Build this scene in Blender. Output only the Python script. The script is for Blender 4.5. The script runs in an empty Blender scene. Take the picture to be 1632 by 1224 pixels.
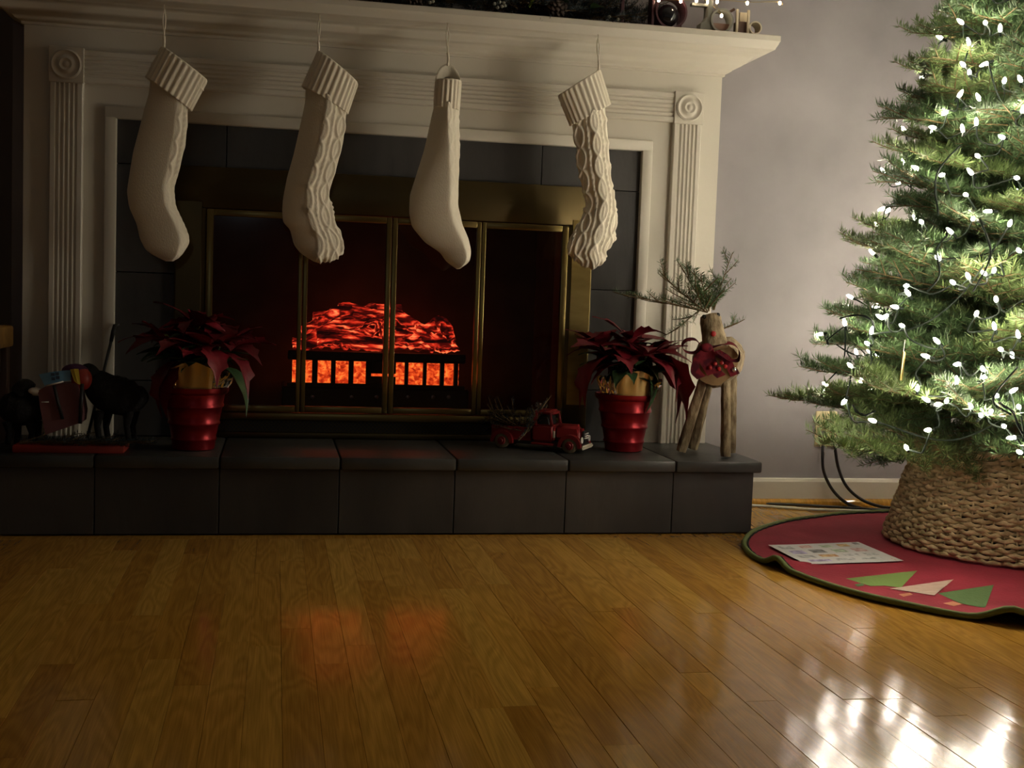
import bpy, bmesh, math, random
import numpy as np
from mathutils import Vector, Matrix, Euler
random.seed(7); rng = np.random.default_rng(7)
PI = math.pi
SC = bpy.context.scene
COL = SC.collection

# ------------------------------------------------------------------ camera, world, exposure
F, YAW, PITCH, ROLL = 1902.94, .1967, .0713, .0360
CAM = Vector((-1.3223, -3.1221, .6339))
cfw = Vector((math.sin(YAW)*math.cos(PITCH), math.cos(YAW)*math.cos(PITCH), -math.sin(PITCH)))
cr0 = Vector((math.cos(YAW), -math.sin(YAW), 0)); cu0 = cr0.cross(cfw)
crt = math.cos(ROLL)*cr0 + math.sin(ROLL)*cu0
cup = -math.sin(ROLL)*cr0 + math.cos(ROLL)*cu0
cd = bpy.data.cameras.new('camera'); co = bpy.data.objects.new('camera', cd); COL.objects.link(co)
cd.sensor_fit = 'HORIZONTAL'; cd.sensor_width = 36; cd.lens = F/1632*36; cd.clip_start = .05
m3 = Matrix((crt, cup, -cfw)).transposed()
co.matrix_world = Matrix.Translation(CAM) @ m3.to_4x4()
SC.camera = co
W = bpy.data.worlds.new('world'); SC.world = W; W.use_nodes = True
W.node_tree.nodes['Background'].inputs[0].default_value = (1, .8, .6, 1)
W.node_tree.nodes['Background'].inputs[1].default_value = .004
SC.view_settings.view_transform = 'Standard'; SC.view_settings.look = 'None'
SC.view_settings.gamma = 1; SC.view_settings.use_curve_mapping = False
SC.view_settings.exposure = 0.95
BULB = 112.0       # radiance of the mini bulbs on the tree
FIRE = 1.0

# small cool night lamp far behind the camera, the pale smudge mirrored in the brass
ld = bpy.data.lights.new('night_lamp', 'AREA'); ld.shape = 'DISK'; ld.size = .24; ld.energy = .9; ld.color = (.85, .95, 1)
lo = bpy.data.objects.new('night_lamp', ld); COL.objects.link(lo); lo.location = (-1.62, -6.5, 1.52); lo.rotation_euler = (math.pi/2, 0, 0)

# ------------------------------------------------------------------ measuring helpers (a pixel's ray met with a plane of the room)
def ray(px, py): return cfw*F + crt*(px-816) - cup*(py-612)
def onY(px, py, y):
    d = ray(px, py); return CAM + d*((y-CAM.y)/d.y)
def onZ(px, py, z=0.):
    d = ray(px, py); return CAM + d*((z-CAM.z)/d.z)

# ------------------------------------------------------------------ materials
def mat(name, col, rough=.5, metal=0., col2=None, nscale=6., nstretch=(1, 1, 1), bump=0., bscale=40., bstretch=None,
        emit=None, estr=0., spec=.5, trans=0., coat=0., island=0., objrand=0., contrast=(.35, .65), sheen=0., detail=5):
    m = bpy.data.materials.new(name); m.use_nodes = True
    nt = m.node_tree; n = nt.nodes; L = nt.links; b = n['Principled BSDF']
    b.inputs['Base Color'].default_value = (*col, 1); b.inputs['Roughness'].default_value = rough
    b.inputs['Metallic'].default_value = metal; b.inputs['Specular IOR Level'].default_value = spec
    b.inputs['Coat Weight'].default_value = coat; b.inputs['Sheen Weight'].default_value = sheen
    b.inputs['Transmission Weight'].default_value = trans
    tc = n.new('ShaderNodeTexCoord')
    def noise(sc, st, det=detail):
        mp = n.new('ShaderNodeMapping'); mp.inputs['Scale'].default_value = st
        L.new(tc.outputs['Object'], mp.inputs[0])
        t = n.new('ShaderNodeTexNoise'); t.inputs['Scale'].default_value = sc; t.inputs['Detail'].default_value = det
        L.new(mp.outputs[0], t.inputs['Vector']); return t
    csock = None
    if col2 is not None:
        t = noise(nscale, nstretch)
        r = n.new('ShaderNodeValToRGB'); r.color_ramp.elements[0].position = contrast[0]; r.color_ramp.elements[1].position = contrast[1]
        r.color_ramp.elements[0].color = (*col, 1); r.color_ramp.elements[1].color = (*col2, 1)
        L.new(t.outputs['Fac'], r.inputs[0]); csock = r.outputs[0]
        L.new(csock, b.inputs['Base Color'])
    if island or objrand:
        hs = n.new('ShaderNodeHueSaturation')
        if csock: L.new(csock, hs.inputs['Color'])
        else: hs.inputs['Color'].default_value = (*col, 1)
        mr = n.new('ShaderNodeMapRange'); k = island or objrand
        mr.inputs['To Min'].default_value = 1-k; mr.inputs['To Max'].default_value = 1+k
        if island:
            g = n.new('ShaderNodeNewGeometry'); L.new(g.outputs['Random Per Island'], mr.inputs['Value'])
        else:
            g = n.new('ShaderNodeObjectInfo'); L.new(g.outputs['Random'], mr.inputs['Value'])
        L.new(mr.outputs[0], hs.inputs['Value']); L.new(hs.outputs[0], b.inputs['Base Color'])
    if bump:
        t = noise(bscale, bstretch or nstretch)
        bp = n.new('ShaderNodeBump'); bp.inputs['Strength'].default_value = bump; bp.inputs['Distance'].default_value = .004
        L.new(t.outputs['Fac'], bp.inputs['Height']); L.new(bp.outputs[0], b.inputs['Normal'])
    if emit:
        b.inputs['Emission Color'].default_value = (*emit, 1); b.inputs['Emission Strength'].default_value = estr
    return m

M = {}
M['paint'] = mat('white_trim_paint', (.62, .58, .50), .42, bump=.06, bscale=60)
M['wallpaint'] = mat('grey_mottled_wall_paint', (.225, .208, .225), .75, col2=(.325, .303, .32), nscale=3.0, bump=.05, bscale=90, contrast=(.3, .7))
M['darkpaint'] = mat('deep_brown_wall_paint', (.24, .20, .17), .8)
M['ceilpaint'] = mat('ceiling_paint', (.50, .48, .44), .8)
M['slate'] = mat('dark_slate', (.034, .033, .034), .5, col2=(.060, .056, .054), nscale=5, nstretch=(1, 1, .5), bump=.55, bscale=16, bstretch=(1, 1, .35), objrand=.22)
M['slatetop'] = mat('dark_slate_slab', (.032, .033, .032), .42, col2=(.055, .055, .052), nscale=6, bump=.5, bscale=14)
M['grout'] = mat('dark_grout', (.03, .03, .03), .9)
M['brass'] = mat('antique_brass', (.42, .31, .11), .30, 1., col2=(.54, .41, .16), nscale=8, nstretch=(1, 1, 4), bump=.03, bscale=30)
M['brass_door'] = mat('door_frame_brass', (.25, .185, .07), .32, 1., bump=.03, bscale=40)
M['brass_shaded'] = mat('shaded_dark_brass', (.105, .078, .036), .38, 1., bump=.03, bscale=40)  # same brass darkened for the dim room it mirrors, shade put into the colour
M['black'] = mat('black_metal', (.012, .012, .013), .45)
M['soot'] = mat('sooty_firebox_lining', (.05, .042, .030), .85, col2=(.085, .070, .05), nscale=9, bump=.3, bscale=25)
M['knit'] = mat('cream_knit_wool', (.86, .80, .67), .95, bump=.25, bscale=320, bstretch=(1, 1, .6), spec=.2)
M['cord_w'] = mat('white_cord_plastic', (.7, .68, .62), .45)
M['cord_b'] = mat('black_cord_rubber', (.015, .014, .016), .45)
M['red_pot'] = mat('red_metallic_lacquer', (.27, .008, .014), .33, .6)
M['bract'] = mat('dark_red_bract', (.20, .006, .018), .5, col2=(.13, .004, .010), nscale=14, objrand=.35)
M['leaf'] = mat('dark_green_leaf', (.022, .055, .020), .5, col2=(.04, .09, .03), nscale=20, objrand=.3)
M['foil'] = mat('gold_foil_wrap', (.60, .42, .16), .38, .6, bump=.12, bscale=20)
M['clearfoil'] = mat('silver_crinkled_wrap', (.75, .72, .66), .12, .95, bump=.5, bscale=28)
M['soil'] = mat('dark_potting_soil', (.02, .014, .01), .95, bump=.8, bscale=60)
M['stem'] = mat('dark_plant_stem', (.03, .035, .012), .6)
M['truck'] = mat('chipped_red_truck_paint', (.27, .016, .018), .42, .1, col2=(.20, .016, .016), nscale=12, bump=.1, bscale=40)
M['tire'] = mat('tan_painted_tyre', (.20, .155, .09), .6)
M['cream'] = mat('cream_painted_metal', (.62, .56, .44), .4)
M['offwhite'] = mat('white_paint_detail', (.75, .73, .68), .45)
M['bark'] = mat('grey_brown_bark', (.13, .088, .046), .85, col2=(.36, .28, .17), nscale=60, nstretch=(1, 1, .4), bump=1., bscale=130, bstretch=(1, 1, .4))
M['cutwood'] = mat('sawn_log_end', (.42, .28, .14), .8, col2=(.30, .19, .09), nscale=16, bump=.3, bscale=50)
M['ribbon'] = mat('dark_red_plaid_ribbon', (.040, .004, .009), .85, col2=(.12, .010, .016), spec=.12, nscale=30, nstretch=(1, 1, 1), contrast=(.45, .55))
M['bead_black'] = mat('black_bead', (.008, .008, .008), .15)
M['bead_red'] = mat('red_bead', (.35, .02, .02), .35)
M['twig'] = mat('brown_twig_bark', (.13, .085, .035), .8)
M['trunk'] = mat('tree_trunk_bark', (.13, .075, .04), .9, bump=1, bscale=30)
M['needle'] = mat('fir_needles', (.070, .124, .048), .45, island=.45, spec=.4)
M['needle2'] = mat('fir_needles_young', (.125, .185, .062), .45, island=.4, spec=.4)
M['needle_dark'] = mat('dark_garland_needles', (.010, .020, .026), .55, island=.4)
M['wire'] = mat('dark_green_light_wire', (.008, .013, .010), .75, spec=.12)
M['felt'] = mat('dark_red_felt', (.27, .011, .030), .95, col2=(.33, .016, .040), nscale=9, bump=.3, bscale=120, sheen=.05)
M['piping'] = mat('green_felt_piping', (.15, .19, .06), .9, bump=.3, bscale=150)
M['lining'] = mat('black_lining', (.012, .013, .011), .9)
M['felt_lime'] = mat('light_green_felt', (.19, .29, .075), .95, bump=.3, bscale=120)
M['felt_green'] = mat('muted_green_felt', (.10, .175, .06), .95, bump=.3, bscale=120)
M['felt_pink'] = mat('pale_pink_felt', (.50, .34, .27), .95, col2=(.60, .45, .37), nscale=30, nstretch=(1, 5, 1), bump=.2, bscale=100)
M['felt_tan'] = mat('salmon_felt', (.55, .22, .12), .95)
M['seagrass'] = mat('woven_seagrass', (.34, .25, .125), .8, col2=(.74, .59, .35), nscale=30, nstretch=(1, 1, 2), bump=.6, bscale=160, contrast=(.3, .7))
M['paper'] = mat('white_printed_paper', (.70, .68, .67), .6)
M['ivory'] = mat('ivory_plastic', (.60, .50, .30), .4)
M['darkwood'] = mat('brown_table_wood', (.40, .22, .05), .45, col2=(.28, .14, .03), nscale=8, nstretch=(1, 6, 6))
M['mauve'] = mat('mauve_wrapping', (.17, .065, .075), .6, col2=(.20, .08, .09), nscale=10, bump=.2, bscale=30)
M['blue'] = mat('pale_blue_label', (.13, .30, .48), .5)
M['ink'] = mat('dark_blue_print', (.03, .05, .09), .5)
M['yellow'] = mat('yellow_paint', (.55, .40, .03), .5)
M['redpaint'] = mat('red_painted_wood', (.36, .03, .022), .5, col2=(.28, .03, .02), nscale=9)
M['purple'] = mat('dark_purple_cloth', (.06, .015, .07), .7)
M['fur'] = mat('black_figure_fleece', (.008, .008, .009), .9, bump=.8, bscale=90)
M['maroonwood'] = mat('maroon_painted_wood', (.060, .018, .026), .5)
M['greywood'] = mat('grey_green_painted_wood', (.16, .165, .14), .55)
M['creamwood'] = mat('cream_painted_wood', (.52, .46, .33), .55)
M['brownwood'] = mat('brown_stained_wood', (.085, .045, .03), .55)
M['bauble'] = mat('glossy_black_bauble', (.010, .010, .012), .06)
M['berry'] = mat('frosted_white_berry', (.45, .45, .38), .5)
M['cone'] = mat('pine_cone_scale', (.055, .035, .025), .7)
M['limeleaf'] = mat('lime_green_bud', (.18, .26, .04), .5)
M['chrome'] = mat('dull_steel', (.35, .36, .38), .3, 1)

def glass_mat():
    m = bpy.data.materials.new('smoked_door_glass'); m.use_nodes = True
    n = m.node_tree.nodes; L = m.node_tree.links; n.remove(n['Principled BSDF'])
    t = n.new('ShaderNodeBsdfTransparent'); t.inputs[0].default_value = (.82, .80, .78, 1)
    g = n.new('ShaderNodeBsdfGlossy'); g.inputs['Roughness'].default_value = .06; g.inputs[0].default_value = (.9, .95, 1, 1)
    fr = n.new('ShaderNodeFresnel'); fr.inputs[0].default_value = 1.5
    x = n.new('ShaderNodeMixShader'); L.new(fr.outputs[0], x.inputs[0]); L.new(t.outputs[0], x.inputs[1]); L.new(g.outputs[0], x.inputs[2])
    L.new(x.outputs[0], n['Material Output'].inputs[0]); return m
M['glass'] = glass_mat()

def emitter(name, col, s):
    m = bpy.data.materials.new(name); m.use_nodes = True
    b = m.node_tree.nodes['Principled BSDF']; b.inputs['Base Color'].default_value = (.8, .8, .8, 1)
    b.inputs['Emission Color'].default_value = (*col, 1); b.inputs['Emission Strength'].default_value = s
    return m
M['bulb'] = emitter('lit_mini_bulb', (1., .88, .68), BULB)
M['fairy'] = emitter('lit_fairy_bulb', (1., .74, .48), 30.)

def ember_mat(name, scale, stretch, stops, strength, wave=False):
    m = bpy.data.materials.new(name); m.use_nodes = True
    n = m.node_tree.nodes; L = m.node_tree.links; b = n['Principled BSDF']
    b.inputs['Base Color'].default_value = (.02, .012, .01, 1); b.inputs['Roughness'].default_value = .8
    tc = n.new('ShaderNodeTexCoord'); mp = n.new('ShaderNodeMapping'); mp.inputs['Scale'].default_value = stretch
    oi = n.new('ShaderNodeObjectInfo'); L.new(tc.outputs['Object'], mp.inputs[0]); 
    vm = n.new('ShaderNodeVectorMath'); vm.operation = 'SCALE'; vm.inputs['Scale'].default_value = 9
    L.new(oi.outputs['Location'], vm.inputs[0]); L.new(vm.outputs[0], mp.inputs['Location'])
    t = n.new('ShaderNodeTexNoise'); t.inputs['Scale'].default_value = scale; t.inputs['Detail'].default_value = 6
    t.inputs['Distortion'].default_value = .6
    L.new(mp.outputs[0], t.inputs['Vector'])
    r = n.new('ShaderNodeValToRGB'); e = r.color_ramp.elements
    while len(e) < len(stops): e.new(.5)
    for el, (p, c) in zip(e, stops): el.position = p; el.color = (*c, 1)
    L.new(t.outputs['Fac'], r.inputs[0]); L.new(r.outputs[0], b.inputs['Emission Color'])
    b.inputs['Emission Strength'].default_value = strength
    bp = n.new('ShaderNodeBump'); bp.inputs['Strength'].default_value = .8; bp.inputs['Distance'].default_value = .01
    L.new(t.outputs['Fac'], bp.inputs['Height']); L.new(bp.outputs[0], b.inputs['Normal'])
    return m
M['log'] = ember_mat('glowing_log_bark', 9, (1.2, 6, 6), [(.40, (.006, .001, .001)), (.495, (.08, .003, .002)), (.575, (.60, .025, .010)), (.70, (1.15, .27, .09))], 1.0*FIRE)
M['ember'] = ember_mat('glowing_ember_bed', 55, (1, 1, 1), [(.30, (.22, .012, .003)), (.42, (.50, .030, .006)), (.52, (.80, .085, .014)), (.66, (1.15, .24, .04))], .92*FIRE)

def floor_mat():
    m = bpy.data.materials.new('amber_oak_board'); m.use_nodes = True
    n = m.node_tree.nodes; L = m.node_tree.links; b = n['Principled BSDF']
    tc = n.new('ShaderNodeTexCoord'); oi = n.new('ShaderNodeObjectInfo'); ge = n.new('ShaderNodeNewGeometry')
    ad = n.new('ShaderNodeMath'); ad.operation = 'ADD'; L.new(oi.outputs['Random'], ad.inputs[0]); L.new(ge.outputs['Random Per Island'], ad.inputs[1])
    fr = n.new('ShaderNodeMath'); fr.operation = 'FRACT'; L.new(ad.outputs[0], fr.inputs[0])
    cx = n.new('ShaderNodeCombineXYZ'); ml = n.new('ShaderNodeMath'); ml.operation = 'MULTIPLY'; ml.inputs[1].default_value = 37.
    L.new(fr.outputs[0], ml.inputs[0]); L.new(ml.outputs[0], cx.inputs[2])
    va = n.new('ShaderNodeVectorMath'); L.new(tc.outputs['Object'], va.inputs[0]); L.new(cx.outputs[0], va.inputs[1])
    def nz(scale, st, dist=0., det=6):
        mp = n.new('ShaderNodeMapping'); mp.inputs['Scale'].default_value = st; L.new(va.outputs[0], mp.inputs[0])
        t = n.new('ShaderNodeTexNoise'); t.inputs['Scale'].default_value = scale; t.inputs['Detail'].default_value = det; t.inputs['Distortion'].default_value = dist
        L.new(mp.outputs[0], t.inputs['Vector']); return t
    # cathedral grain: contour lines of a slow stretched noise
    slow = nz(1., (11, 1.5, 1), .4, 2)
    mu = n.new('ShaderNodeMath'); mu.operation = 'MULTIPLY'; mu.inputs[1].default_value = 95; L.new(slow.outputs['Fac'], mu.inputs[0])
    sn = n.new('ShaderNodeMath'); sn.operation = 'SINE'; L.new(mu.outputs[0], sn.inputs[0])
    fine = nz(1., (420, 9, 1))
    tint = n.new('ShaderNodeValToRGB'); e = tint.color_ramp.elements
    e[0].color = (.40, .188, .028, 1); e[1].color = (.56, .31, .054, 1); e.new(.35).color = (.475, .238, .036, 1); e.new(.7).color = (.515, .266, .043, 1)
    L.new(fr.outputs[0], tint.inputs[0])
    gm = n.new('ShaderNodeMapRange'); gm.inputs['From Min'].default_value = -1; gm.inputs['To Min'].default_value = .86; gm.inputs['To Max'].default_value = 1.06
    L.new(sn.outputs[0], gm.inputs['Value'])
    fm = n.new('ShaderNodeMapRange'); fm.inputs['From Min'].default_value = .3; fm.inputs['From Max'].default_value = .7; fm.inputs['To Min'].default_value = .80; fm.inputs['To Max'].default_value = 1.12
    L.new(fine.outputs['Fac'], fm.inputs['Value'])
    mm = n.new('ShaderNodeMath'); mm.operation = 'MULTIPLY'; L.new(gm.outputs[0], mm.inputs[0]); L.new(fm.outputs[0], mm.inputs[1])
    hs = n.new('ShaderNodeHueSaturation'); L.new(tint.outputs[0], hs.inputs['Color']); L.new(mm.outputs[0], hs.inputs['Value'])
    L.new(hs.outputs[0], b.inputs['Base Color'])
    b.inputs['Roughness'].default_value = .13; b.inputs['Specular IOR Level'].default_value = .5
    wav = nz(1., (16, 6, 1), 0, 3)
    a2 = n.new('ShaderNodeMath'); a2.operation = 'MULTIPLY_ADD'; a2.inputs[1].default_value = .07
    L.new(fine.outputs['Fac'], a2.inputs[0]); L.new(wav.outputs['Fac'], a2.inputs[2])
    bp = n.new('ShaderNodeBump'); bp.inputs['Strength'].default_value = .30; bp.inputs['Distance'].default_value = .004
    L.new(a2.outputs[0], bp.inputs['Height']); L.new(bp.outputs[0], b.inputs['Normal'])
    return m
M['oak'] = floor_mat()

# ------------------------------------------------------------------ mesh helpers
class MB:
    def __init__(s): s.v = []; s.f = []; s.mi = []; s.n = 0
    def add(s, v, f, mi=0):
        v = np.asarray(v, float).reshape(-1, 3); s.v.append(v)
        for q in f: s.f.append(tuple(int(i)+s.n for i in q)); s.mi.append(mi)
        s.n += len(v); return s
    def box(s, a, b, mi=0, bev=0.):
        x0, y0, z0 = a; x1, y1, z1 = b
        if bev <= 0:
            v = [(x, y, z) for z in (z0, z1) for x, y in ((x0, y0), (x1, y0), (x1, y1), (x0, y1))]
            return s.add(v, [(3, 2, 1, 0), (4, 5, 6, 7), (0, 1, 5, 4), (1, 2, 6, 5), (2, 3, 7, 6), (3, 0, 4, 7)], mi)
        bm = bmesh.new(); bmesh.ops.create_cube(bm, size=1)
        for w in bm.verts: w.co = Vector(((x0+x1)/2+w.co.x*(x1-x0), (y0+y1)/2+w.co.y*(y1-y0), (z0+z1)/2+w.co.z*(z1-z0)))
        bmesh.ops.bevel(bm, geom=bm.edges[:], offset=bev, segments=2, affect='EDGES', profile=.5)
        bm.verts.index_update()
        s.add([w.co[:] for w in bm.verts], [[w.index for w in f.verts] for f in bm.faces], mi); bm.free(); return s
    def tube(s, pts, r, seg=8, mi=0, caps=True):
        P = np.asarray([tuple(p) for p in pts], float); n = len(P)
        R = np.full(n, r) if np.isscalar(r) else np.asarray(r, float)
        T = np.gradient(P, axis=0); T /= np.linalg.norm(T, axis=1)[:, None]+1e-12
        up = np.array([0, 0, 1.]) if abs(T[0, 2]) < .9 else np.array([1., 0, 0])
        V = []; a = np.linspace(0, 2*PI, seg, endpoint=False)
        u = np.cross(up, T[0]); u /= np.linalg.norm(u)
        for i in range(n):
            u = u-T[i]*(u@T[i]); u /= np.linalg.norm(u)+1e-12; w = np.cross(T[i], u)
            V.append(P[i]+R[i]*(np.cos(a)[:, None]*u+np.sin(a)[:, None]*w))
        f = [(i*seg+j, i*seg+(j+1) % seg, (i+1)*seg+(j+1) % seg, (i+1)*seg+j) for i in range(n-1) for j in range(seg)]
        if caps: f += [tuple(range(seg-1, -1, -1)), tuple((n-1)*seg+j for j in range(seg))]
        return s.add(np.concatenate(V), f, mi)
    def lathe(s, prof, c=(0, 0, 0), seg=32, mi=0, axis='Z', cap0=True, cap1=True):
        a = np.linspace(0, 2*PI, seg, endpoint=False); V = []
        for r, z in prof:
            ring = np.stack([r*np.cos(a), r*np.sin(a), np.full(seg, z)], 1)
            if axis == 'Y': ring = ring[:, [0, 2, 1]]*np.array([1, -1, 1])
            if axis == 'X': ring = ring[:, [2, 0, 1]]
            V.append(ring+np.array(c))
        n = len(prof)
        f = [(i*seg+j, i*seg+(j+1) % seg, (i+1)*seg+(j+1) % seg, (i+1)*seg+j) for i in range(n-1) for j in range(seg)]
        if cap0: f.append(tuple(range(seg-1, -1, -1)))
        if cap1: f.append(tuple((n-1)*seg+j for j in range(seg)))
        return s.add(np.concatenate(V), f, mi)
    def ell(s, c, r, seg=12, rings=8, mi=0):
        prof = [(max(1e-4, math.sin(PI*i/rings)), -math.cos(PI*i/rings)) for i in range(rings+1)]
        k = len(s.v); s.lathe(prof, (0, 0, 0), seg, mi, cap0=False, cap1=False)
        s.v[k] = s.v[k]*np.array(r)+np.array(c); return s
    def grid(s, V, closed=False, mi=0):
        V = np.asarray(V, float); n, m = V.shape[:2]
        mm = m if closed else m-1
        f = [(i*m+j, i*m+(j+1) % m, (i+1)*m+(j+1) % m, (i+1)*m+j) for i in range(n-1) for j in range(mm)]
        return s.add(V.reshape(-1, 3), f, mi)
    def prism(s, poly, y0, y1, mi=0):      # polygon in X,Z extruded along Y
        n = len(poly); v = [(x, y0, z) for x, z in poly]+[(x, y1, z) for x, z in poly]
        return s.add(v, [tuple(range(n)), tuple(range(2*n-1, n-1, -1))]+[(i, n+i, n+(i+1) % n, (i+1) % n) for i in range(n)], mi)
    def xf(s, mtx):
        A = np.array(mtx)
        s.v = [v@A[:3, :3].T+A[:3, 3] for v in s.v]; return s
    def mesh(s, name, mats, smooth=False):
        me = bpy.data.meshes.new(name); me.from_pydata(np.concatenate(s.v).tolist(), [], s.f)
        for m in (mats if isinstance(mats, (list, tuple)) else [mats]): me.materials.append(m)
        if len(me.materials) > 1: me.polygons.foreach_set('material_index', s.mi)
        bm = bmesh.new(); bm.from_mesh(me); bmesh.ops.recalc_face_normals(bm, faces=bm.faces[:]); bm.to_mesh(me); bm.free()
        if smooth:
            me.polygons.foreach_set('use_smooth', [True]*len(me.polygons))
            if smooth is not True: me.set_sharp_from_angle(angle=math.radians(smooth))
        return me
def link(name, me, parent=None, loc=(0, 0, 0), rot=(0, 0, 0), sc=None):
    o = bpy.data.objects.new(name, me); COL.objects.link(o); o.location = loc; o.rotation_euler = rot
    if sc is not None: o.scale = (sc, sc, sc) if np.isscalar(sc) else sc
    if parent is not None: o.parent = parent
    return o
def obj(name, mb, mats, parent=None, smooth=False, loc=(0, 0, 0), rot=(0, 0, 0)):
    """mesh is built about `loc` when a parent empty carries it"""
    return link(name, mb.mesh(name, mats, smooth), parent, loc, rot)
def tag(o, label=None, cat=None, group=None, kind=None):
    if label: o['label'] = label
    if cat: o['category'] = cat
    if group: o['group'] = group
    if kind: o['kind'] = kind
    return o
def thing(name, label, cat, loc=(0, 0, 0), rotz=0, group=None):
    o = link(name, None, None, loc, (0, 0, rotz)); o.empty_display_size = .05
    return tag(o, label, cat, group)
def struct(name, mb, m): return tag(obj(name, mb, m), kind='structure')
def curve(ctrl, n=12):
    """Catmull-Rom through control points"""
    P = [np.array(tuple(p), float) for p in ctrl]; P = [2*P[0]-P[1]]+P+[2*P[-1]-P[-2]]; out = []
    for i in range(1, len(P)-2):
        for t in np.linspace(0, 1, n, endpoint=False):
            a, b, c, d = P[i-1:i+3]
            out.append(.5*((2*b)+(c-a)*t+(2*a-5*b+4*c-d)*t*t+(3*b-a-3*c+d)*t**3))
    out.append(P[-2]); return np.array(out)

# ------------------------------------------------------------------ the room
D = .388; WY = .484; ZS = .2067          # surround face, wall face, hearth top
fl = struct('floor', MB().box((-4.2, -6.6, -.06), (2.4, 2.2, -.014)), M['oak'])
PW = .0563
def board_bm(x0, x1, y0, y1):
    g = .0001; b = .0005; mb = MB()
    x0 += g; x1 -= g; y0 += g; y1 -= g; dz = rng.uniform(-.0004, .0004)
    v = [(x0, y0, -.014), (x1, y0, -.014), (x1, y1, -.014), (x0, y1, -.014), (x0, y0, -b), (x1, y0, -b), (x1, y1, -b), (x0, y1, -b),
         (x0+b, y0+b, dz), (x1-b, y0+b, dz), (x1-b, y1-b, dz), (x0+b, y1-b, dz)]
    return v, [(0, 1, 5, 4), (1, 2, 6, 5), (2, 3, 7, 6), (3, 0, 4, 7), (4, 5, 9, 8), (5, 6, 10, 9), (6, 7, 11, 10), (7, 4, 8, 11), (8, 9, 10, 11)]
far = MB(); nb = 0
x = -1.301-PW*50
while x < 2.35:
    y = -6.5-rng.uniform(0, .8); ymax = -.0485 if x+PW < .03 else WY-.002
    if x < -2.08: ymax = 2.15
    while y < ymax-.05:
        y1 = min(ymax, y+rng.uniform(.35, 1.15))
        if ymax-y1 < .12: y1 = ymax
        v, f = board_bm(x, x+PW, y, y1)
        vis = (x > -1.95-.0*y) and x < 1.15 and y1 > -1.75 and (x < .35 or y1 > .02) and x < .1+.75*(y1+2.2)
        if vis and nb < 298:
            obj('board', MB().add(v, f), M['oak'], fl); nb += 1
        else: far.add(v, f)
        y = y1
    x += PW
o = obj('far_boards', far, M['oak'], fl); o['kind'] = 'stuff'
# board lying along the foot of the hearth
xs = [-2.06, -1.2, -.42, .029]
for a, b in zip(xs, xs[1:]):
    v, f = board_bm(a, b, -.0485, -.001); obj('border_board', MB().add(v, f), M['oak'], fl)

wb = MB().box((-2.06, WY, 0), (-1.56, WY+.10, 2.5)).box((-.46, WY, 0), (2.3, WY+.10, 2.5)).box((-1.56, WY, .95), (-.46, WY+.10, 2.5))
struct('wall_back', wb, M['wallpaint'])
struct('wall_recess', MB().box((-4.2, 1.70, 0), (-2.06, 1.80, 2.5)).box((-2.06, WY+.1, 0), (-1.96, 1.8, 2.5)), M['darkpaint'])
struct('wall_left', MB().box((-4.3, -6.6, 0), (-4.2, 1.8, 2.5)), M['darkpaint'])
struct('wall_right', MB().box((2.3, -6.6, 0), (2.4, WY+.1, 2.5)), M['darkpaint'])
struct('wall_front', MB().box((-4.2, -6.7, 0), (2.3, -6.6, 2.5)), M['darkpaint'])
struct('ceiling', MB().box((-4.2, -6.6, 2.5), (2.3, 1.8, 2.56)), M['ceilpaint'])
def base_prof(x0, x1, prof):
    mb = MB(); n = len(prof)
    v = [(x0, y, z) for y, z in prof]+[(x1, y, z) for y, z in prof]
    return mb.add(v, [tuple(range(n)), tuple(range(2*n-1, n-1, -1))]+[(i, n+i, n+(i+1) % n, (i+1) % n) for i in range(n)])
struct('baseboard_back', base_prof(.012, 2.3, [(WY, 0), (WY-.015, 0), (WY-.015, .074), (WY-.011, .083), (WY, .085)]), M['paint'])
sh = [(WY-.015, 0)]+[(WY-.015-.019*math.cos(a), .019*math.sin(a)) for a in np.linspace(0, PI/2, 6)]
struct('trim_1', base_prof(.012, 2.3, sh), M['oak'])

# ------------------------------------------------------------------ hearth
he = thing('hearth', 'raised dark slate hearth running under the white mantelpiece', 'hearth', (-1.006, .19, 0))
def hp(name, mb, m, smooth=False): 
    mb.xf(Matrix.Translation((1.006, -.19, 0))); return obj(name, mb, m, he, smooth)
hp('core', MB().box((-2.008, .008, .002), (-.010, WY-.002, .172)), M['grout'])
xj = -.2366
edges = [-2.012]+[e for e in (xj-.305*k for k in range(6, -1, -1)) if e > -1.98]+[0.]
for a, b in zip(edges, edges[1:]):
    hp('front_tile', MB().box((a+.0012, -rng.uniform(0, .002), .003), (b-.0012, .010, .1735), bev=.0015), M['slate'])
for a, b in ((.010, .25), (.25, WY-.003)):
    hp('side_tile', MB().box((-.012, a+.001, .003), (0., b-.001, .1735), bev=.0015), M['slate'])
te = [-2.03, -1.76, -1.455, -1.15, -.845, -.54, -.2366, .016]
for a, b in zip(te, te[1:]):
    hp('top_tile', MB().box((a+.0012, -.022, .174), (b-.0012, D+.004 if b < .0 else WY-.006, ZS+rng.uniform(-.0008, .0)), bev=.006), M['slatetop'], 40)

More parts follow.
